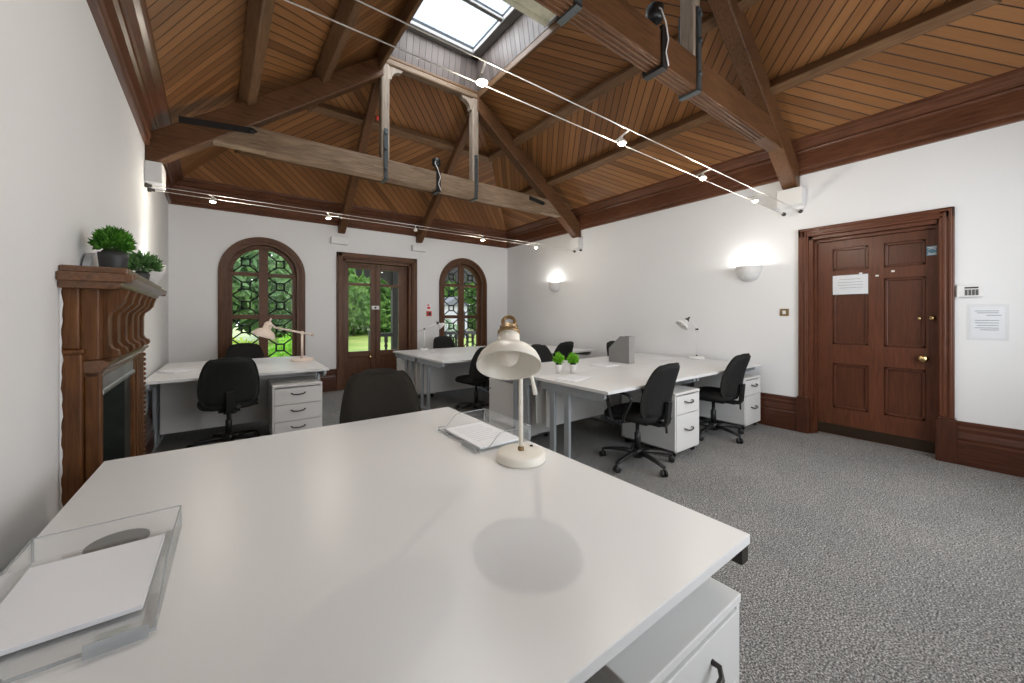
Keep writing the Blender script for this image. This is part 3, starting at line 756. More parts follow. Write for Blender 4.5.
for x, lb in ((0.978, 'lit spotlight on the near wires directly below the skylight corner'), (2.066, 'lit spotlight on the near wires, second from the left in view'),
              (3.134, 'lit spotlight on the near wires, third from the left in view'), (4.161, 'lit spotlight on the near wires closest to the right wall block')):
    wlamp(x, 1.57, NZ, lb, True, NG); point('spot_light', (x, 1.57, NZ - 0.08), 15 if x < 4 else 8, r=0.014)
for x, lb, lit in ((-0.172, 'lit spotlight on the far wires nearest the left wall', 1), (0.911, 'lit spotlight on the far wires left of the first window rafter', 1), (2.003, 'unlit spotlight on the far wires by the right window rafter', 0),
                   (3.084, 'lit spotlight on the far wires above the right arched window', 1), (4.155, 'lit spotlight on the far wires nearest the right wall', 1)):
    wlamp(x, 4.93, FZL, lb, lit, FG)
    if lit: point('spot_light', (x, 4.93, FZL - 0.075), 12)
# floodlight heads clipped to the tie beams
def flood(x, y, label):
    t = thing('beam_floodlight', label, 'floodlight', (x, y, 3.335))
    m = MB(); m.lathe([(0.035, 0.09), (0.055, 0.10), (0.062, 0.13), (0.062, 0.19), (0.052, 0.20), (0.05, 0.17), (0.003, 0.165)], 18)
    m.build('lamp_head', MPLAS, t)
    MB().lathe([(0.048, 0.172), (0.045, 0.188), (0.003, 0.19)], 16).build('lens', MBULB, t)
    m = MB(); m.box(-0.012, 0.012, -0.012, 0.012, 0, 0.10); m.box(-0.03, 0.03, -0.08, 0.08, 0, 0.012); m.box(-0.03, 0.03, -0.082, -0.068, -0.27, 0.012); m.box(-0.03, 0.03, 0.068, 0.082, -0.27, 0.012); m.box(-0.03, 0.03, -0.08, 0.08, -0.285, -0.262)
    m.build('beam_clamp', MPLAS, t)
    MB().tube([(-0.03, -0.05, 0.15), (-0.06, -0.09, 0.10), (-0.02, -0.1, 0.02), (0.02, -0.095, -0.08), (-0.01, -0.095, -0.18), (0.03, -0.09, -0.26)], 0.005, 6).build('flex', MPLAST, t)
flood(2.31, TA, 'black floodlight clipped to the pale tie beam of the far truss')
flood(2.44, TB, 'black floodlight with white flex clipped to the near tie beam')
o = MB().ball((1.60, 5.30, 4.05), (0.022, 0.022, 0.03)).build('red_bulb', MRED); tag(o, 'tiny red bulb on the left window rafter below the post', 'bulb')

# sconces
def sconce(loc, rz, label, w=0.15):
    t = thing('wall_sconce', label, 'wall lamp', loc, rz, 'plaster uplighter sconces')
    prof = [(0.02, -0.19), (0.07, -0.175), (0.115, -0.13), (0.14, -0.07), (0.15, 0.0), (0.142, 0.0), (0.132, -0.07), (0.108, -0.122), (0.062, -0.165), (0.01, -0.178)]
    MB().lathe(prof, 24, None, False, -pi / 2, pi / 2).build('bowl', MSCON, t)
    MB().box(0.0, 0.012, -0.04, 0.04, -0.15, -0.04).build('back_plate', MPLAST, t)
    MB().ball((0.06, 0, -0.055), (0.022, 0.022, 0.038)).build('bulb', MLITS, t)
    return t
sconce((XR, 2.02, 1.93), pi, 'white half bowl uplighter on the right wall nearest the door')
sconce((XR, 5.54, 1.98), pi, 'white half bowl uplighter on the right wall near the far corner')
sconce((XL(4.85), 4.85, 1.79), -0.033, 'white half bowl uplighter on the left wall beyond the fireplace')
point('sconce_light', (XR - 0.06, 2.02, 1.93), 7, (1, 0.97, 0.93), 0.03)
point('sconce_light', (XR - 0.06, 5.54, 1.98), 9, (1, 0.97, 0.93), 0.03)
point('sconce_light', (XL(4.85) + 0.045, 4.85, 1.82), 6.5, (1, 0.98, 0.97), 0.03)

# ------------------------------------------------------------------ fireplace (local x out of the wall, y along it)
FPY = 2.385
fp = thing('fireplace_surround', 'dark wooden fireplace surround with bracketed mantel shelf on the left wall', 'fireplace', (XL(FPY) + 0.002, FPY, 0), 0.03304)
FW_ = 1.33
# ragged plaster filler where the surround meets the wall
wav = [(0.006 + 0.0022 * sin(k * 1.9) + 0.002 * sin(k * 0.7), 0.01 + 1.42 * k / 60) for k in range(61)]
MB().prism([(0, 0.0)] + wav + [(0, 1.43)], -0.006, 0.002).build('plaster_filler', MW, fp)
for ya_, yb_ in ((0.0, 0.24), (FW_ - 0.24, FW_)):
    m = MB(); m.box(0, 0.062, ya_, yb_, 0, 1.145); m.box(0, 0.068, ya_ - 0.004, yb_ + 0.004, 1.145, 1.165); m.box(0, 0.052, ya_ + 0.012, yb_ - 0.012, 1.165, 1.43)
    m.build('side_pilaster', MFZ, fp, bevel=0.006)
MB().box(0.062, 0.113, 0.03, 0.075, 0, 1.075).build('jamb', MFZ, fp, bevel=0.006)
m = MB(); m.box(0.062, 0.113, FW_ - 0.40, FW_ - 0.02, 0, 1.075)
for k in range(4): m.box(0.112, 0.122, FW_ - 0.36 + 0.08 * k, FW_ - 0.33 + 0.08 * k, 0.1, 1.03)
m.build('jamb', MFZ, fp, bevel=0.006)
m = MB()
for k in range(30): m.ball((0.113, FW_ - 0.02, 0.05 + k * 0.034), (0.014, 0.014, 0.014), 8, 6)
m.build('bead_moulding', MFZ, fp)
m = MB(); m.prism([(0.05, 1.062), (0.118, 1.062), (0.125, 1.078), (0.138, 1.085), (0.138, 1.10), (0.118, 1.112), (0.05, 1.112)], 0.02, FW_ - 0.01)
m.build('lower_ledge', MFY, fp)
MB().box(0.055, 0.112, 0.03, FW_ - 0.02, 1.035, 1.062).build('lintel', MFY, fp, bevel=0.006)
m = MB(); m.box(0.058, 0.108, 0.075, FW_ - 0.40, 0.955, 1.035); m.prism([(0.104, 0.945), (0.116, 0.952), (0.115, 0.972), (0.10, 0.98)], 0.075, FW_ - 0.40)
m.build('metal_hood', MMETAL, fp, bevel=0.008)
m = MB(); m.box(0.004, 0.012, 0.075, FW_ - 0.40, 0, 0.955); m.box(0.0, 0.02, 0.075, FW_ - 0.40, 0, 0.03); m.build('firebox', MBLACK, fp)
MB().box(0.012, 0.095, FW_ - 0.60, FW_ - 0.40, 0, 0.955).build('slate_slip', MSLATE, fp)
MB().box(0.05, 0.108, 0.03, FW_ - 0.03, 1.112, 1.43).build('frieze_panel', MFZ, fp, bevel=0.006)
# scrolled brackets
prof = [(0.10, 1.114), (0.150, 1.114), (0.160, 1.128), (0.156, 1.148), (0.138, 1.158), (0.128, 1.178), (0.128, 1.30), (0.134, 1.325), (0.158, 1.348), (0.176, 1.372), (0.180, 1.395), (0.192, 1.43), (0.10, 1.43)]
for k in range(6):
    y0 = 0.10 + k * (FW_ - 0.28) / 5
    MB().prism(prof, y0, y0 + 0.055).build('scroll_bracket', MFZ, fp, bevel=0.004)
m = MB(); e = 0.012
shelf = [(0.0, 1.425), (0.165, 1.425), (0.185, 1.438), (0.188, 1.452), (0.215, 1.462), (0.232, 1.476), (0.232, 1.492), (0.0, 1.492)]
m.prism(shelf, -0.035, FW_ + 0.035)
for y_, s_ in ((-0.035, -1), (FW_ + 0.035, 1)): m.box(0, 0.225, min(y_, y_ + s_ * 0.02), max(y_, y_ + s_ * 0.02), 1.455, 1.492)
m.build('mantel_shelf', MFY, fp, bevel=0.004)
MB().box(0, 0.205, -0.02, FW_ + 0.02, 1.492, 1.522).build('top_slab', MFY, fp, bevel=0.006)
MT = 1.522
def mp(d, y): return (XL(y) + d, y)
# plants
def foliage(rx, rz, n, ll, lw, zc, rnd, up=0.25):
    m = MB()
    for _ in range(n):
        th = rnd.uniform(0, 2 * pi); ph = math.acos(rnd.uniform(-0.45, 1)); q = rnd.uniform(0.55, 1.0)
        d = Vector((sin(ph) * cos(th), sin(ph) * sin(th), cos(ph)))
        c = Vector((d.x * rx * q, d.y * rx * q, zc + d.z * rz * q))
        dd = (d + Vector((rnd.uniform(-.5, .5), rnd.uniform(-.5, .5), rnd.uniform(-.1, .5) + up))).normalized()
        sd = dd.cross(Vector((rnd.uniform(-1, 1), rnd.uniform(-1, 1), rnd.uniform(-1, 1)))).normalized()
        l_, w_ = ll * rnd.uniform(.7, 1.2), lw * rnd.uniform(.8, 1.2)
        nn = dd.cross(sd) * (l_ * 0.12)
        a = c - dd * l_ * 0.5
        m.add([a, a + dd * l_ * 0.45 + sd * w_ * .5 + nn, a + dd * l_ - nn, a + dd * l_ * 0.45 - sd * w_ * .5 + nn], [(0, 1, 2, 3)], False)
    return m
def plant(name, label, loc, pot, potm, fm, rx, rz, n, ll, lw, seed, g=None):
    rnd = random.Random(seed)
    t = thing(name, label, 'plant', loc, 0, g)
    h = pot[-1][1]
    rt = pot[-1][0]
    MB().lathe(pot + [(rt - 0.004, h), (rt - 0.008, h - 0.012), (0.003, h - 0.012)], 24).build('pot', potm, t)
    MB().ball((0, 0, h), (rt * 0.85, rt * 0.85, 0.02), 12, 6).build('soil', MSOIL, t)
    foliage(rx, rz, n, ll, lw, h + rz * 0.62, rnd).build('foliage', fm, t, recalc=False)
    m = MB()
    for k in range(9):
        a = 2 * pi * k / 9
        m.tube([(rt * .3 * cos(a), rt * .3 * sin(a), h - .005), (rx * .55 * cos(a), rx * .55 * sin(a), h + rz * .8)], 0.0025, 5)
    m.build('stems', fm, t)
    return t
plant('potted_plant', 'bushy green plant in charcoal pot on the near end of the mantel', (*mp(0.115, 2.68), MT), [(0.040, 0), (0.048, 0.02), (0.053, 0.07), (0.055, 0.098)], MPOT, MLEAFD, 0.074, 0.078, 1000, 0.034, 0.011, 3)
plant('potted_plant', 'smaller soft green plant in dark pot at the far end of the mantel', (*mp(0.135, 3.43), MT), [(0.03, 0), (0.036, 0.02), (0.040, 0.055), (0.042, 0.065)], MPOT, MLEAFS, 0.102, 0.085, 700, 0.042, 0.012, 4)
PWH = [(0.026, 0), (0.029, 0.035), (0.035, 0.072), (0.038, 0.076), (0.038, 0.084)]
PG = 'small lime plants on the right desks'
plant('potted_plant', 'left one of the pair of lime green plants in white pots on the desk', (2.646, 2.784, 0.7355), PWH, MPOTW, MLEAFL, 0.052, 0.070, 230, 0.050, 0.016, 5, PG)
plant('potted_plant', 'right one of the pair of lime green plants in white pots on the desk', (2.763, 2.697, 0.7355), PWH, MPOTW, MLEAFL, 0.052, 0.070, 230, 0.050, 0.016, 6, PG)
# round-topped grey plaque against the wall on the mantel
y_ = 2.84
o = MB().prism([(-0.16, 0)] + [(-0.16 * cos(pi * k / 20), 0.11 * sin(pi * k / 20)) for k in range(1, 20)] + [(0.16, 0)], 0, 0.03, 'yz', Matrix.Translation((XL(y_) + 0.008, y_, MT)) @ Matrix.Rotation(0.033, 4, 'Z')).build('arched_plaque', MGREYST, bevel=0.004)
tag(o, 'pale grey round-topped plaque leaning behind the bushy plant on the mantel', 'ornament')

# ------------------------------------------------------------------ desks
DZT = 0.73
def make_desk(w, d, label, flip=1, loc=(0, 0, 0), grommets=(), rz=0, mod=(0.90, 0.27)):
    """origin at the floor under the front-left corner; front edge (chair side) along y = 0, depth towards +y"""
    t = thing('desk', label, 'desk', loc, rz, 'white office desks')
    MB().box(0.0015, w - 0.0015, 0.0, d - 0.002, DZT - 0.026, DZT).build('desktop', MDESK, t, bevel=0.0025)
    for x in (0.035, w - 0.095):
        x = 0.02 if x < 0.1 else w - 0.05
        l = MB().box(x, x + 0.03, d * 0.52, d * 0.52 + 0.06, 0.03, 0.64).build('leg', MSTEEL, t, bevel=0.006)
        MB().box(x, x + 0.03, d * 0.74, d * 0.74 + 0.06, 0.03, 0.64).build('upright', MSTEEL, l, bevel=0.006)
        MB().box(x, x + 0.03, 0.06, d - 0.03, 0.0, 0.035).build('foot', MSTEEL, l, bevel=0.01)
        MB().prism([(0.05, 0.703), (0.05, 0.66), (0.12, 0.63), (d - 0.03, 0.63), (d - 0.03, 0.703)], x, x + 0.03, 'yz').build('top_beam', MSTEEL, l, bevel=0.005)
    MB().box(0.06, w - 0.06, d * mod[0], d * mod[0] + 0.018, mod[1], DZT - 0.028).build('modesty_panel', MCAB, t, bevel=0.002)
    for gx, gy in grommets:
        g = MB(); M_ = Matrix.Translation((gx * w, gy * d, DZT))
        g.lathe([(0.048, 0.0), (0.048, 0.003), (0.044, 0.0045), (0.003, 0.0045)], 24, M_)
        g.build('cable_grommet', plain('grey_grommet', (0.17, 0.17, 0.165), 0.5) if not bpy.data.materials.get('grey_grommet') else bpy.data.materials['grey_grommet'], t)
    return t
RY0, RY1, RX0, RW = 1.875, 3.55, 2.295, 1.422
dm = (RY1 - RY0) / 2
# foreground desk: one wide top, chair side towards the photographer
md = thing('desk', 'large white desk filling the foreground', 'desk', (-0.415, 0.426, 0), 0, 'white office desks')
MWD, MDD = 1.515, 1.745
MB().box(0, MWD, 0, MDD, DZT - 0.026, DZT).build('desktop', MDESK, md, bevel=0.0025)
for x in (0.02, MWD - 0.05):
    for ya, yb in ((0.05, 0.84), (0.90, MDD - 0.05)):
        l = MB().box(x, x + 0.03, (ya + yb) / 2 - 0.02, (ya + yb) / 2 + 0.025, 0.03, 0.64).build('leg', MSTEEL, md, bevel=0.006)
        MB().box(x, x + 0.03, ya + 0.02, yb - 0.02, 0.0, 0.035).build('foot', MSTEEL, l, bevel=0.01)
        MB().box(x, x + 0.03, ya, yb, 0.65, 0.703).build('top_beam', MSTEEL, l, bevel=0.005)
MB().box(0.10, MWD - 0.10, 0.86, 0.88, 0.27, 0.70).build('modesty_panel', MCAB, md)
MB().box(MWD - 0.040, MWD - 0.004, 0.004, 0.030, 0.660, 0.703).build('corner_bracket', MHANDLE, md)
MB().lathe([(0.060, 0.0), (0.060, 0.0015), (0.055, 0.0022), (0.003, 0.0022)], 28, Matrix.Translation((-0.238 + 0.415, 1.372 - 0.426, DZT))).build('cable_grommet', plain('grey_grommet', (0.17, 0.17, 0.165), 0.5), md)
# right-hand cluster
rd = make_desk(RW, dm, 'white desk of the right cluster, near left, holding the pair of lime plants', loc=(RX0, RY0, 0))
dup(rd, (RX0 + RW, RY0, 0), 0, 'white desk of the right cluster, near right, ending at the wall by the door')
dup(rd, (RX0 + RW, RY1, 0), pi, 'white desk of the right cluster, far left, behind the lime plants')
dup(rd, (RX0 + 2 * RW, RY1, 0), pi, 'white desk of the right cluster, far right, holding the small lamp by the wall')
# middle cluster
MX0, MY0, MY1 = 2.13, 4.357, 6.22
dmm = (MY1 - MY0) / 2
kd = make_desk(RW, dmm, 'white desk of the middle cluster, near left, behind the foreground lamp', loc=(MX0, MY0, 0), mod=(0.90, 0.17))
dup(kd, (MX0 + RW, MY0, 0), 0, 'white desk of the middle cluster, near right, mostly hidden by chairs')
dup(kd, (MX0 + RW, MY1, 0), pi, 'white desk of the middle cluster, far left, nearest the garden door')
dup(kd, (MX0 + 2 * RW, MY1, 0), pi, 'white desk of the middle cluster, far right, below the right window')
# left cluster
LX0, LY0, LY1, LW = -0.655, 4.57, 6.24, 1.51
dl = (LY1 - LY0) / 2
ld = make_desk(LW, dl, 'white desk beyond the fireplace, chair side facing the camera', loc=(LX0, LY0, 0), mod=(0.66, 0.12))
dup(ld, (LX0 + LW, LY1, 0), pi, 'white desk under the left arched window carrying a lamp')

# pedestals: origin at the floor, front-left corner, front face towards -y
def pedestal(w, d, h, drawers, label, loc, rz=0):
    t = thing('drawer_pedestal', label, 'drawer unit', loc, rz, 'white mobile pedestals')
    z0 = 0.055
    m = MB(); m.box(0, 0.018, 0.004, d, z0, h - 0.02); m.box(w - 0.018, w, 0.004, d, z0, h - 0.02); m.box(0, w, d - 0.018, d, z0, h - 0.02); m.box(0, w, 0.004, d, z0, z0 + 0.018)
    m.build('carcass', MCAB, t, bevel=0.002)
    MB().box(0, w, 0, d, h - 0.022, h).build('top', MCAB, t, bevel=0.0025)
    za = z0 + 0.006; tot = h - 0.027 - za; s = sum(drawers)
    for q in drawers:
        zb = za + tot * q / s
        dr = MB().box(0.020, w - 0.020, -0.001, 0.018, za, zb - 0.006).build('drawer', MCAB, t, bevel=0.002)
        zc = min(zb - 0.038, (za + zb) / 2 + 0.025); c = w / 2; a = 0.062
        MB().tube([(c - a, 0, zc), (c - a, -0.018, zc), (c - a * .75, -0.030, zc - 0.009), (c, -0.034, zc - 0.014), (c + a * .75, -0.030, zc - 0.009), (c + a, -0.018, zc), (c + a, 0, zc)], 0.0065, 8).build('handle', MHANDLE, dr)
        za = zb
    for x in (0.05, w - 0.05):
        for y in (0.05, d - 0.05):
            m = MB(); m.lathe([(0.026, -0.011), (0.026, 0.011)], 14, align((x, y, 0.0262), (1, 0, 0))); m.box(x - 0.015, x + 0.015, y - 0.015, y + 0.015, 0.04, z0)
            m.build('castor', MPLAS, t)
    MB().lathe([(0.009, 0), (0.009, 0.006), (0.002, 0.007)], 12, align((w - 0.001, 0.03, h - 0.11), (1, 0, 0))).build('lock', MHANDLE, t)
    return t
pd = pedestal(0.435, 0.60, 0.600, (0.66, 0.34), 'white two-drawer pedestal under the foreground desk at the bottom edge', (0.606, 0.424, 0))
dup(pd, (3.228, 1.868, 0), 0, 'white two-drawer pedestal between the two chairs of the right cluster')
dup(pd, (4.650, 1.855, 0), 0, 'white two-drawer pedestal against the wall beside the door skirting')
dup(pd, (2.785, 3.62, 0), pi, 'white pedestal behind the foreground lamp stem, back to the camera')
dup(pd, (2.64, 6.25, 0), pi, 'white pedestal under the far left desk of the middle cluster, by the garden door')
pedestal(0.455, 0.58, 0.600, (1, 1, 1), 'white three-drawer pedestal at the right end of the left desk', (0.312, 4.47, 0))

# ------------------------------------------------------------------ chairs
def make_chair(label, fab, arms, loc, rz=0, top=0.925):
    """operator chair, origin on the floor, occupant looks towards +y"""
    t = thing('office_chair', label, 'chair', loc, rz, 'black office chairs')
    b = MB()
    b.lathe([(0.036, 0.055), (0.046, 0.06), (0.046, 0.12), (0.032, 0.135)], 16)
    for k in range(5):
        a = 2 * pi * k / 5 + 0.656; d = Vector((cos(a), sin(a), 0)); s_ = Vector((-sin(a), cos(a), 0))
        rings = []
        for q, (rr, zc, hw, hh) in enumerate(((0.03, 0.100, 0.026, 0.024), (0.12, 0.105, 0.024, 0.020), (0.24, 0.092, 0.020, 0.015), (0.315, 0.076, 0.018, 0.011))):
            c = d * rr + Vector((0, 0, zc))
            rings.append([c + s_ * hw * cos(2 * pi * j / 8) + Vector((0, 0, hh * sin(2 * pi * j / 8))) for j in range(8)])
        b.loops(rings, True, True)
    base = b.build('star_base', MPLAS, t)
    for k in range(5):
        a = 2 * pi * k / 5 + 0.656; p = Vector((0.315 * cos(a), 0.315 * sin(a), 0)); q = a + 1.1
        m = MB()
        for s_ in (-1, 1):
            ax = Vector((cos(q), sin(q), 0)); c = p + ax * (0.016 * s_) + Vector((0, 0, 0.0275))
            m.lathe([(0.012, -0.011), (0.024, -0.010), (0.0275, -0.006), (0.0275, 0.006), (0.024, 0.010), (0.012, 0.011)], 14, align(c, ax))
        m.tube([p + Vector((0, 0, 0.03)), p + Vector((0, 0, 0.078))], 0.009, 8)
        m.build('castor', MPLAS, base)
    m = MB(); m.lathe([(0.027, 0.12), (0.027, 0.27), (0.022, 0.275), (0.017, 0.28), (0.017, 0.385)], 16); m.build('gas_column', MPLAS, t)
    m = MB(); m.box(-0.085, 0.085, -0.14, 0.12, 0.375, 0.415); m.box(-0.05, 0.05, -0.24, -0.12, 0.38, 0.41)
    m.tube([(0.08, 0.02, 0.395), (0.20, 0.02, 0.39), (0.245, 0.02, 0.40)], [0.006, 0.006, 0.011], 8); m.build('tilt_mechanism', MPLAS, t, bevel=0.008)
    # seat: rounded cushion
    rings = []
    W, D = 0.245, 0.235
    for (sc, z) in ((0.86, 0.412), (0.96, 0.420), (1.0, 0.445), (0.985, 0.468), (0.90, 0.488), (0.70, 0.496), (0.35, 0.492), (0.02, 0.490)):
        ring = []
        for k in range(36):
            a = 2 * pi * k / 36; ca, sa = cos(a), sin(a); e = 0.55
            x = W * sc * abs(ca) ** e * (1 if ca > 0 else -1); y = D * sc * abs(sa) ** e * (1 if sa > 0 else -1)
            ring.append(Vector((x * (1 - 0.10 * (y < 0) * (-y / D)), y + 0.015, z - (0.03 * max(0, (y - 0.12) / 0.12) ** 2 if y > 0.12 else 0))))
        rings.append(ring)
    MB().loops(rings, True, True).build('seat', fab, t)
    # backrest: padded shield, wider low down, curved round the sitter
    def shell(off_f, off_b, zlo, zhi, k_):
        nu, nv = 16, 18; m = MB()
        def P(u, v, s):
            z = zlo + (zhi - zlo) * v
            w = (0.158 + 0.078 * sin(pi * (0.25 + 0.70 * v))) * k_
            e = (1 - abs(2 * v - 1) ** 7.0) ** 0.38 if 0 < v < 1 else 0.0
            w *= 0.38 + 0.62 * e
            x = w * u
            curve = 0.055 * u * u * (w / 0.23)
            lean = -0.235 - 0.23 * (z - 0.48) + 0.025 * sin(pi * v * 1.1)
            edge = max(0.0, (1 - abs(u) ** 5) * (1 - abs(2 * v - 1) ** 8)) ** 0.5
            return Vector((x, lean + curve + (off_f if s > 0 else off_b) * edge, z))
        F = [[P(-1 + 2 * i / nu, j / nv, 1) for i in range(nu + 1)] for j in range(nv + 1)]
        Bk = [[P(-1 + 2 * i / nu, j / nv, -1) for i in range(nu + 1)] for j in range(nv + 1)]
        n = nu + 1
        idx = lambda i, j: j * n + i
        vs = [p for r in F for p in r] + [p for r in Bk for p in r]; o = n * (nv + 1)
        fs = []
        for j in range(nv):
            for i in range(nu):
                fs.append((idx(i, j), idx(i + 1, j), idx(i + 1, j + 1), idx(i, j + 1)))
                fs.append((o + idx(i, j), o + idx(i, j + 1), o + idx(i + 1, j + 1), o + idx(i + 1, j)))
        for j in range(nv):
            for i in (0, nu): fs.append((idx(i, j), idx(i, j + 1), o + idx(i, j + 1), o + idx(i, j)))
        for i in range(nu):
            for j in (0, nv): fs.append((idx(i, j), o + idx(i, j), o + idx(i + 1, j), idx(i + 1, j)))
        m.add(vs, fs, True); return m, P
    m, Pf = shell(0.050, -0.006, 0.445, top, 1.0); back = m.build('backrest', fab, t)
    m, _ = shell(0.004, -0.026, 0.455, top - 0.01, 0.975); m.build('back_shell', fab, back)
    m = MB()
    m.tube([Pf(-1, v / 24, 1) * 1.0 for v in range(1, 24)] + [Pf(1, v / 24, 1) for v in range(23, 0, -1)], 0.0055, 6, closed=True); m.build('piping', fab, back)
    m = MB(); m.prism([(-0.13, 0.385), (-0.272, 0.385), (-0.295, 0.42), (-0.312, 0.60), (-0.284, 0.60), (-0.266, 0.43), (-0.25, 0.408), (-0.13, 0.408)], -0.032, 0.032, 'yz')
    m.lathe([(0.02, 0), (0.02, 0.04), (0.012, 0.05)], 10, align((0.032, -0.262, 0.44), (1, 0, 0))); m.tube([(0, -0.27, 0.41), (0, -0.275, 0.33)], 0.010, 8)
    m.build('back_bar', MPLAS, t, bevel=0.006)
    if arms:
        for s_ in (-1, 1):
            x = s_ * 0.275
            m = MB(); m.tube([(s_ * 0.15, 0.06, 0.41), (x - s_ * 0.01, 0.07, 0.415), (x, 0.085, 0.46), (x, 0.13, 0.63), (x, 0.10, 0.662), (x, 0.0, 0.668), (x, -0.10, 0.655), (x, -0.125, 0.62), (x, -0.05, 0.47), (x - s_ * 0.01, -0.03, 0.42), (s_ * 0.15, -0.04, 0.41)], 0.0135, 8)
            m.build('armrest', MPLAS, t)
    return t
c0 = make_chair('black office chair at the near left desk of the right cluster, with loop armrests', MFAB, True, (2.89, 2.03, 0), 0.04)
c1 = make_chair('black armless office chair beside the wall pedestal near the panelled door', MFAB, False, (4.26, 2.02, 0), 0.02)
c2 = make_chair('black office chair seen from behind at the left desk beyond the fireplace', MFABG, False, (-0.04, 4.70, 0), 0.05, 0.925)
dup(c1, (0.15, 6.28, 0), pi + 0.1, 'black office chair under the left arched window, only its top visible behind the desk')
make_chair('black office chair at the far edge of the foreground desk', MFABB, False, (0.70, 2.08, 0), pi - 0.10, 0.975)
dup(c1, (2.66, 4.42, 0), 0.08, 'black office chair just left of the foreground lamp shade at the middle cluster')
dup(c1, (3.22, 6.30, 0), pi, 'black office chair behind the middle cluster below the right arched window')
dup(c1, (3.34, 3.60, 0), pi + 0.1, 'black office chair behind the lamp shade, left one of two above the lime plants')
dup(c1, (4.69, 3.43, 0), pi - 0.1, 'black office chair almost hidden behind the grey file box')
dup(c1, (4.06, 4.42, 0), 0.12, 'black office chair at the middle cluster, seen above the right lime plant')

# ------------------------------------------------------------------ desk lamps
def desk_lamp(label, loc, rz, mm, stem_h, tip, shade_c, axis, sr, base_r, tail=None, knob=MBRASS, stem_r=0.0085, switch=True, lever=None):
    """arm in the local x-z plane; tip = end of arm; shade_c = centre of the shade's mouth; axis points from mouth to neck"""
    t = thing('desk_lamp', label, 'lamp', Vector(loc) + Vector((0, 0, 0.0012)), rz, 'white desk lamps')
    b = MB().lathe([(0.003, 0.0), (base_r, 0.0), (base_r, 0.006), (base_r * 0.985, 0.022), (base_r * 0.95, 0.030), (base_r * 0.88, 0.034), (0.003, 0.036)], 40).build('base', mm, t)
    if switch: MB().lathe([(0.007, 0.034), (0.007, 0.039), (0.003, 0.040)], 12, Matrix.Translation((-base_r * 0.55, base_r * 0.38, 0))).build('switch', MHANDLE, b)
    s = MB(); s.tube([(0, 0, 0.034), (0, 0, stem_h)], stem_r, 12); st = s.build('stem', mm, t)
    MB().lathe([(stem_r * 1.5, 0.034), (stem_r * 1.5, 0.048), (stem_r, 0.052)], 12).build('brass_collar', knob, st)
    j = Vector((0, 0, stem_h)); tip = Vector(tip)
    d = (tip - j).normalized()
    tl = j - d * (tail if tail else 0.09)
    a = MB().tube([tl, j, tip], stem_r * 0.85, 10).build('arm', mm, t)
    MB().tube([j + Vector((0, -0.02, 0)), j + Vector((0, 0.02, 0))], stem_r * 1.6, 12).build('joint', knob, a)
    MB().tube([tl - d * 0.012, tl + d * 0.02], stem_r * 1.35, 10).build('counter_handle', mm, a)
    if lever:
        lv = Vector(lever); MB().tube([j, j + lv * 0.5 + Vector((0, 0, -0.04)), j + lv * 0.75 + Vector((0, 0, -0.07)), j + lv + Vector((0, 0, -0.138))], [0.004, 0.005, 0.007, 0.009], 10).build('tightening_lever', mm, a)
    ax = Vector(axis).normalized(); M_ = align(shade_c, ax)
    k = sr / 0.10
    out = [(0.100, 0.0), (0.101, 0.004), (0.098, 0.018), (0.090, 0.036), (0.074, 0.054), (0.054, 0.066), (0.040, 0.073), (0.036, 0.080), (0.035, 0.112), (0.031, 0.116)]
    inn = [(0.030, 0.112), (0.033, 0.08), (0.052, 0.062), (0.071, 0.050), (0.087, 0.033), (0.095, 0.016), (0.0975, 0.003)]
    sh = MB().loops([[M_ @ Vector((r * k * cos(2 * pi * q / 40), r * k * sin(2 * pi * q / 40), z * k)) for q in range(40)] for r, z in out + inn], False, True, True).build('shade', mm, t)
    MB().lathe([(0.034 * k, 0.112 * k), (0.037 * k, 0.115 * k), (0.037 * k, 0.126 * k), (0.030 * k, 0.132 * k), (0.026 * k, 0.145 * k), (0.016 * k, 0.152 * k), (0.002, 0.153 * k)], 24, M_).build('brass_cap', knob, sh)
    rg = [M_ @ Vector((0.020 * k * cos(2 * pi * q / 20), 0, (0.165 + 0.020 * sin(2 * pi * q / 20)) * k)) for q in range(20)]
    m = MB(); m.tube(rg, 0.0065 * k, 8, closed=True); m.tube([M_ @ Vector((-0.03 * k, 0, 0.142 * k)), M_ @ Vector((0.03 * k, 0, 0.142 * k))], 0.008 * k, 8); m.build('knuckle', knob, sh)
    MB().ball((0, 0, 0.045 * k), (0.034 * k, 0.034 * k, 0.042 * k), 16, 10, M_).build('bulb', MBULB, sh)
    # link from the arm to the shade's neck
    nk = M_ @ Vector((0, 0, 0.142 * k))
    if (nk - tip).length > 0.012: MB().tube([tip, nk], stem_r * 0.8, 8).build('link', knob, a)
    return t
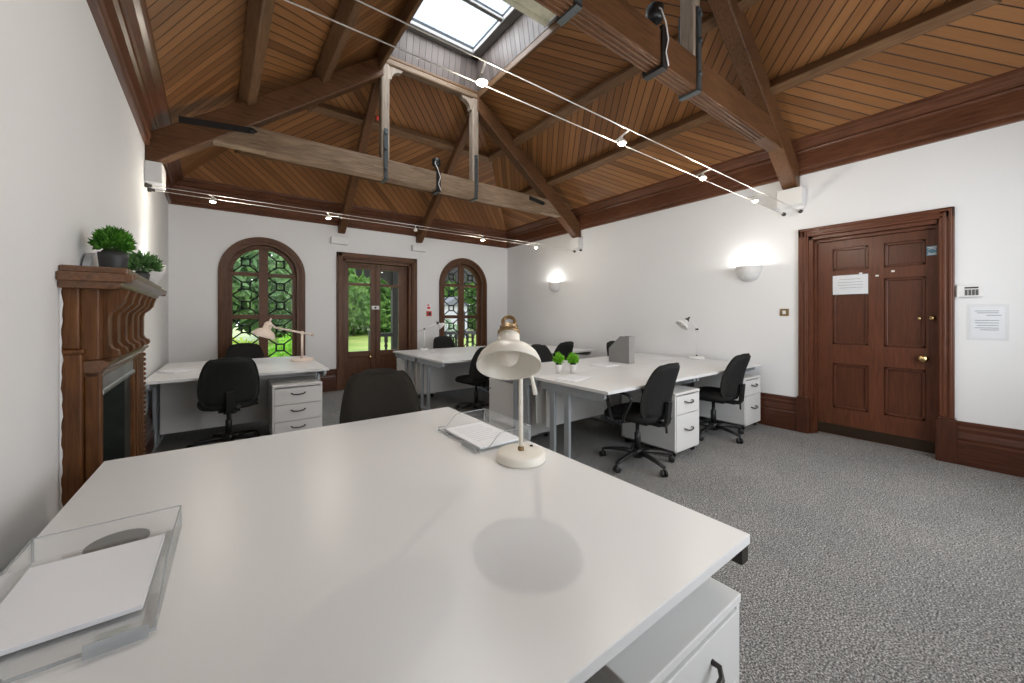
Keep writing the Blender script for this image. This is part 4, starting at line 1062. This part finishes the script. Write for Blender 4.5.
# foreground lamp: arm leans towards the photographer
B = Vector((0.932, 1.20, DZT)); SCN = Vector((0.683, 0.940, 1.150))
dv = SCN - B; rz = math.atan2(dv.y, dv.x); hd = math.hypot(dv.x, dv.y)
vx, vy = -0.588 / 1.0, -0.809                           # direction back towards the camera
tl_ = R(34)
axw = Vector((0.588 * sin(tl_), 0.809 * sin(tl_), cos(tl_)))
axl = Matrix.Rotation(-rz, 3, 'Z') @ axw
scl = (hd, 0, SCN.z - DZT)
nk = Vector(scl) + axl.normalized() * 0.142
desk_lamp('cream white desk lamp with brass fittings on the foreground desk', B, rz, MLAMP, 0.40, (nk.x - 0.015, 0, nk.z), scl, axl, 0.100, 0.100, tail=0.13, lever=Matrix.Rotation(-rz, 3, 'Z') @ Vector((0.040, -0.044, 0)))
desk_lamp('warm white desk lamp on the left desk in front of the arched window', (0.715, 5.55, DZT), pi + 0.02, MLAMPP, 0.36, (0.30, 0, 0.435), (0.42, 0, 0.33), (-0.35, 0.1, 1), 0.125, 0.135, tail=0.13, knob=MLAMPP, stem_r=0.015, switch=False)
desk_lamp('slim white desk lamp at the far left of the middle cluster', (2.60, 6.02, DZT), -0.25, MLAMPW, 0.36, (0.20, 0, 0.45), (0.30, 0, 0.40), (-0.8, 0, 0.7), 0.07, 0.075, tail=0.11, knob=MHANDLE, stem_r=0.009, switch=False)
desk_lamp('small white desk lamp with dark joints on the right desk by the wall', (5.06, 2.62, DZT), pi - 0.55, MLAMPW, 0.40, (0.10, 0, 0.56), (0.215, 0, 0.445), (-0.75, 0, 0.80), 0.088, 0.10, tail=0.03, knob=MHANDLE, stem_r=0.008, switch=False)

# ------------------------------------------------------------------ things on the desks
def paper(label, loc, w, d, h, rz, cat='paper', prt=False, g='papers on the desks'):
    t = thing('paper_stack', label, cat, loc, rz, g)
    MB().box(-w / 2, w / 2, -d / 2, d / 2, 0, h).build('sheets', MPAPER, t, bevel=0.0012 if h > 0.004 else 0)
    if prt:
        m = MB()
        for k in range(9): m.box(-w * 0.36, w * (0.36 - 0.1 * (k % 3 == 2)), d * 0.34 - k * d * 0.075, d * 0.345 - k * d * 0.075, h, h + 0.0004)
        m.build('print', MINK, t)
    return t
def tray(label, loc, w, d, h, rz=0, low=0.03):
    """clear letter tray: open front towards -y, low curved left side"""
    t = thing('acrylic_tray', label, 'letter tray', Vector(loc) + Vector((0, 0, 0.0008)), rz, 'clear acrylic trays')
    e = 0.004
    MB().box(-w / 2, w / 2, -d / 2, d / 2, 0.003, 0.003 + e).build('tray_floor', MACRY, t)
    MB().box(-w / 2, w / 2, d / 2 - e, d / 2, 0.007, h).build('back_wall', MACRY, t)
    for s_ in (-1, 1):
        x = s_ * w / 2
        pr_ = [(-d / 2, 0.007), (-d / 2, low)] + [(-d / 2 + d * 0.12 + d * 0.30 * k / 10, low + (h - low) * (0.5 - 0.5 * cos(pi * k / 10))) for k in range(11)] + [(d / 2 - e, h), (d / 2 - e, 0.007)]
        MB().prism(pr_, x - (e if s_ > 0 else 0), x + (0 if s_ > 0 else e), 'yz').build('side_wall', MACRY, t)
    m = MB(); m.box(-w / 2, w / 2, d / 2 - e, d / 2, h, h + 0.002)
    for x in (-w / 2 + 0.002, w / 2 - 0.002): m.box(x - 0.002, x + 0.002, d / 2 - e, d / 2, 0.007, h)
    m.box(-w / 2, w / 2, -d / 2 - 0.001, -d / 2 + 0.001, 0.003, 0.009)
    for s_ in (-1, 1):
        x = s_ * (w / 2 - 0.002)
        q = [(-d / 2, low)] + [(-d / 2 + d * 0.12 + d * 0.30 * k / 10, low + (h - low) * (0.5 - 0.5 * cos(pi * k / 10))) for k in range(11)] + [(d / 2 - e, h)]
        m.tube([(x, a, b) for a, b in q], 0.0018, 6)
    m.build('polished_edge', MACRYE, t)
    MB().box(w * 0.16, w * 0.47, -d / 2 - 0.012, -d / 2 - 0.009, 0.002, 0.026).build('label_holder', MACRYE, t)
    for x in (-w * 0.3, w * 0.3):
        MB().box(x - 0.03, x + 0.03, -d / 2 + 0.002, -d / 2 + 0.016, 0, 0.004).build('foot_pad', MACRYE, t)
    return t
T1 = (-0.245, 1.150)
tray('clear acrylic letter tray at the left edge of the foreground desk', (*T1, DZT), 0.262, 0.42, 0.060, 0.0, 0.022)
paper('blank white paper stack lying in the tray at the left of the foreground desk', (T1[0] - 0.008, T1[1] + 0.010, DZT + 0.0085), 0.222, 0.295, 0.010, 0.0)
T2 = (0.965, 1.545)
tray('clear acrylic letter tray behind the foreground lamp', (*T2, DZT), 0.40, 0.275, 0.070, -pi / 2, 0.016)
paper('printed booklet lying in the tray behind the foreground lamp', (T2[0] - 0.015, T2[1] - 0.01, DZT + 0.0085), 0.215, 0.34, 0.010, 0.0, 'booklet', True)
paper('white paper pile on the left end of the desk beyond the fireplace', (-0.47, 5.20, DZT + 0.001), 0.21, 0.30, 0.018, 0.6)
paper('white sheets on the far left desk of the middle cluster', (2.50, 5.48, DZT + 0.001), 0.21, 0.297, 0.003, -0.4, prt=True)
paper('white sheets on the near left desk of the middle cluster', (2.58, 5.02, DZT + 0.001), 0.21, 0.297, 0.003, 0.2, prt=True)
paper('white sheets under the front of the lime plants', (2.52, 2.46, DZT + 0.001), 0.30, 0.215, 0.006, 0.25, prt=True)
paper('white sheets lying beside the grey file box', (3.50, 2.90, DZT + 0.001), 0.30, 0.21, 0.006, 0.15, prt=True)
paper('white sheets beside the small lamp by the right wall', (4.72, 2.92, DZT + 0.001), 0.30, 0.21, 0.006, 0.35)
# magazine file
t = thing('file_box', 'grey magazine file box standing on the right desks', 'file box', (3.845, 2.82, DZT + 0.0005), 0.02)
side = [(0.0, 0.0), (0.0, 0.33), (0.13, 0.33), (0.30, 0.17), (0.30, 0.0)]
for x in (0.0, 0.106):
    MB().prism(side, x, x + 0.004, 'yz').build('side_panel', MBOX, t)
MB().box(0, 0.11, 0, 0.004, 0, 0.33).build('spine', MBOXE, t)
MB().box(0, 0.11, 0.296, 0.30, 0, 0.17).build('front_panel', MBOX, t)
MB().box(0, 0.11, 0, 0.30, 0, 0.004).build('bottom_panel', MBOX, t)

# ------------------------------------------------------------------ outdoors
MB().box(-40, 50, YB + 0.3, 70, -0.5, -0.22).build('ground', MLAWN, kind='structure')
def tree(name, label, cat, loc, blobs, mm, n, sz, seed, trunk=None, g=None):
    rnd = random.Random(seed)
    t = thing(name, label, cat, loc, 0, g); m = MB()
    tot = sum(b[3] ** 2 for b in blobs)
    for (bx, by, bz, br) in blobs:
        for _ in range(int(n * br * br / tot)):
            d = Vector((rnd.gauss(0, 1), rnd.gauss(0, 1), rnd.gauss(0, 1))).normalized() * br * rnd.uniform(0.72, 1.05)
            c = Vector((bx, by, bz)) + Vector((d.x, d.y, d.z * 0.85))
            if c.z < 0.02: c.z = rnd.uniform(0.02, 0.4)
            a = Vector((rnd.gauss(0, 1), rnd.gauss(0, 1), rnd.gauss(0, 1))).normalized()
            b = a.orthogonal().normalized(); s_ = sz * rnd.uniform(0.6, 1.3)
            m.add([c - a * s_, c + b * s_ * 0.5, c + a * s_, c - b * s_ * 0.5], [(0, 1, 2, 3)])
    m.build('foliage', mm, t, recalc=False)
    for (bx, by, bz, br) in blobs if False else []: pass
    hh, rr = trunk if trunk else (max(b[2] for b in blobs), 0.05)
    q = MB(); q.tube([(0, 0, -0.02), (0.02, 0.0, hh * 0.5), (-0.03, 0.02, hh)], [rr, rr * 0.8, rr * 0.5], 10)
    for k in range(3):
        a = 2.1 * k; q.tube([(0, 0, hh * 0.5), (hh * .15 * cos(a), hh * .15 * sin(a), hh * 0.8)], [rr * 0.5, rr * 0.3], 8)
    q.build('trunk', MBARK, t)
GZ = -0.22
TG = 'trees beyond the lawn'
tree('tree', 'broad green tree filling the left pane of the garden door', 'tree', (9.0, 37, GZ), [(0, 0, 6, 4.6), (-4, 1, 4, 3.6), (4, 1, 4.4, 3.8), (-1, -2, 2.6, 2.8), (3, -2, 2.0, 2.2)], MTREE1, 9500, 0.34, 11, (6, 0.35), TG)
tree('tree', 'dark green tree behind the porch post in the right pane of the garden door', 'tree', (19.0, 41, GZ), [(0, 0, 6.5, 5), (-4, 0, 3.2, 3.2), (4, 1, 4.0, 4)], MTREE2, 8000, 0.34, 12, (6, 0.35), TG)
tree('tree', 'tall dark tree seen through the left arched window', 'tree', (-1.4, 24, GZ), [(0, 0, 3.4, 3.2), (-3.0, 1, 2.6, 2.6), (3.0, 1, 3.2, 3.0), (0.3, 2, 6.3, 2.2)], MTREE2, 7000, 0.27, 13, (5, 0.3), TG)
tree('tree', 'rounded green tree on the right of the left arched window', 'tree', (5.2, 31.5, GZ), [(0, 0, 4.2, 3.4), (-2, 1, 2.4, 2.4), (2.0, 0, 2.2, 2.0)], MTREE1, 6000, 0.30, 14, (5, 0.3), TG)
tree('tree', 'green tree seen through the upper panes of the right arched window', 'tree', (20.5, 30, GZ), [(0, 0, 6.2, 3.8), (-3, 0, 4.6, 2.6), (4, 0, 5.2, 3.6)], MTREE1, 7000, 0.32, 15, (6, 0.3), TG)
tree('copper_tree', 'copper red tree at the left of the garden door view', 'tree', (7.55, 31.0, GZ), [(0, 0, 6.3, 0.95)], MRUST, 700, 0.2, 16, (6.2, 0.05))
tree('hedge', 'long clipped green hedge along the far side of the lawn', 'hedge', (12.0, 33.0, GZ), [(k * 2.0 - 9.0, 0.3 * (k % 2), 1.2 + 0.3 * (k % 3), 1.75) for k in range(13)], MTREE1, 9000, 0.26, 21, (1.2, 0.08))
BG = 'garden shrubs outside the windows'
tree('shrub', 'yellow green shrub low in the left arched window', 'shrub', (-0.35, 10.0, GZ), [(0, 0, 0.62, 0.66), (0.55, 0.2, 0.5, 0.55), (-0.6, 0.1, 0.6, 0.6)], MTREE3, 2600, 0.055, 17, None, BG)
tree('shrub', 'vivid green shrub low in the right half of the left arched window', 'shrub', (1.25, 9.75, GZ), [(0, 0, 0.58, 0.66), (-0.35, 0.3, 0.5, 0.5), (0.5, 0.3, 0.5, 0.5)], MTREE4, 2600, 0.055, 18, None, BG)
tree('shrub', 'tall yellow shrub at the left edge of the left arched window', 'shrub', (-1.05, 11.0, GZ), [(0, 0, 0.9, 0.75), (0.1, 0, 1.4, 0.4)], MTREE3, 1200, 0.06, 19, None, BG)
tree('shrub', 'dark shrub low in the right arched window', 'shrub', (7.2, 15.0, GZ), [(0, 0, 0.8, 0.8), (-0.7, 0.3, 0.6, 0.6)], MTREE2, 1500, 0.07, 20, None, BG)
hs = thing('outhouse', 'pale rendered outhouse with grey roof seen through the right arched window', 'building', (12.5, 25.0, GZ))
MB().box(-0.9, 0.9, -1.5, 1.5, 0, 2.3).build('walls', MSTONE, hs); MB().prism([(-1.1, 2.25), (1.1, 2.25), (0, 2.9)], -1.7, 1.7).build('roof', MSLATER, hs); MB().box(0.1, 0.7, -1.53, -1.49, 0.0, 1.9).build('door', MPORCH, hs)
# timber porch outside the garden door
pt = thing('timber_porch', 'dark timber porch with turned balusters outside the garden door', 'porch', (0, YB + 1.5, GZ))
for x in (1.4, 3.02, 5.5): MB().box(x - 0.065, x + 0.065, -0.065, 0.065, 0, 3.0).build('post', MPORCH, pt, bevel=0.01)
m = MB(); m.box(2.5, 5.5, -0.04, 0.04, 1.06, 1.14); m.box(2.5, 5.5, -0.03, 0.03, 0.22, 0.28); m.box(2.44, 2.56, -0.06, 0.06, 0, 1.2); m.build('handrail', MPORCH, pt, bevel=0.008)
for k in range(18):
    x = 2.66 + k * 0.165
    if abs(x - 3.02) < 0.08: continue
    MB().lathe([(0.042, 0.27), (0.042, 0.38), (0.024, 0.42), (0.050, 0.54), (0.056, 0.64), (0.026, 0.80), (0.042, 0.85), (0.026, 0.90), (0.042, 0.95), (0.042, 1.07)], 12, Matrix.Translation((x, 0, 0))).build('baluster', MPORCH, pt)
m = MB(); m.box(1.4, 5.5, -0.04, 0.04, 2.58, 3.0)
for k in range(26):
    x = 1.0 + k * 0.175
    if x < 2.2: continue
    m.prism([(x - 0.075, 2.6), (x - 0.06, 2.45), (x, 2.38), (x + 0.06, 2.45), (x + 0.075, 2.6)], -0.02, 0.02)
m.build('fretwork', MPORCH, pt)
for x, s_ in ((3.02, -1), (3.02, 1)):
    pts = [(x, 2.6), (x, 2.05)] + [(x + s_ * (0.42 - 0.36 * cos(pi / 2 * k / 8)), 2.05 + 0.36 * sin(pi / 2 * k / 8)) for k in range(9)] + [(x + s_ * 0.45, 2.6)]
    MB().prism(pts, -0.025, 0.025).build('bracket', MPORCH, pt)

# ------------------------------------------------------------------ light
wd = bpy.data.worlds.new('overcast_sky'); SC.world = wd; wd.use_nodes = True
nt = wd.node_tree; nt.nodes.clear()
ow = nt.nodes.new('ShaderNodeOutputWorld'); bg = nt.nodes.new('ShaderNodeBackground')
tc = nt.nodes.new('ShaderNodeTexCoord'); nz = nt.nodes.new('ShaderNodeTexNoise'); nz.inputs['Scale'].default_value = 2.5; nz.inputs['Detail'].default_value = 5
nt.links.new(tc.outputs['Generated'], nz.inputs['Vector'])
rw = ramp(nt, [(0.35, (0.68, 0.76, 0.86)), (0.7, (0.95, 0.97, 1.0))]); nt.links.new(nz.outputs['Fac'], rw.inputs['Fac'])
nt.links.new(rw.outputs[0], bg.inputs[0]); bg.inputs[1].default_value = 3.0
nt.links.new(bg.outputs[0], ow.inputs[0])
def area(name, loc, rot, sx, sy, power, col=(1, 1, 1), portal=False):
    l = bpy.data.lights.new(name, 'AREA'); l.shape = 'RECTANGLE'; l.size = sx; l.size_y = sy; l.energy = power; l.color = col
    o = bpy.data.objects.new(name, l); COL.objects.link(o); o.location = loc; o.rotation_euler = rot
    if portal: l.cycles.is_portal = True
    return o
# fill lamps in the added openings behind the photographer; daylight through the roof light
for (a, b), p in zip(FW, (12, 37)):
    area('window_daylight', ((a + b) / 2, YF - 0.2, 1.67), (R(90), 0, 0), b - a, 1.75, p, (0.97, 0.985, 1.0))
area('skylight_daylight', ((TX0 + TX1) / 2, 4.15, TZ + 0.02), (0, 0, 0), 1.1, 1.2, 34, (0.93, 0.97, 1.0))
for cx_, r_ in WIN: area('window_portal', (cx_, YB + 0.2, 1.5), (R(-90), 0, 0), 0.9, 1.9, 10, portal=True)
area('door_portal', (2.2, YB + 0.25, 1.4), (R(-90), 0, 0), 1.2, 1.7, 10, portal=True)

# ------------------------------------------------------------------ camera
cam = bpy.data.cameras.new('camera'); co = bpy.data.objects.new('camera', cam); COL.objects.link(co)
co.location = (0, 0, 1.3066); co.rotation_euler = (R(90), 0, -0.6367)
cam.sensor_width = 36; cam.sensor_fit = 'HORIZONTAL'; cam.lens = 36 * 376.35 / 1024; cam.shift_y = -(341.5 - 316.26) / 1024
cam.clip_start = 0.02; cam.clip_end = 300
SC.camera = co
SC.view_settings.view_transform = 'Standard'; SC.view_settings.look = 'None'; SC.view_settings.gamma = 1.0
SC.view_settings.use_curve_mapping = False; SC.view_settings.exposure = 0.22
SC.cycles.use_denoising = True
SC.cycles.max_bounces = 10; SC.cycles.diffuse_bounces = 5; SC.cycles.transparent_max_bounces = 16
SC.cycles.sample_clamp_indirect = 6.0
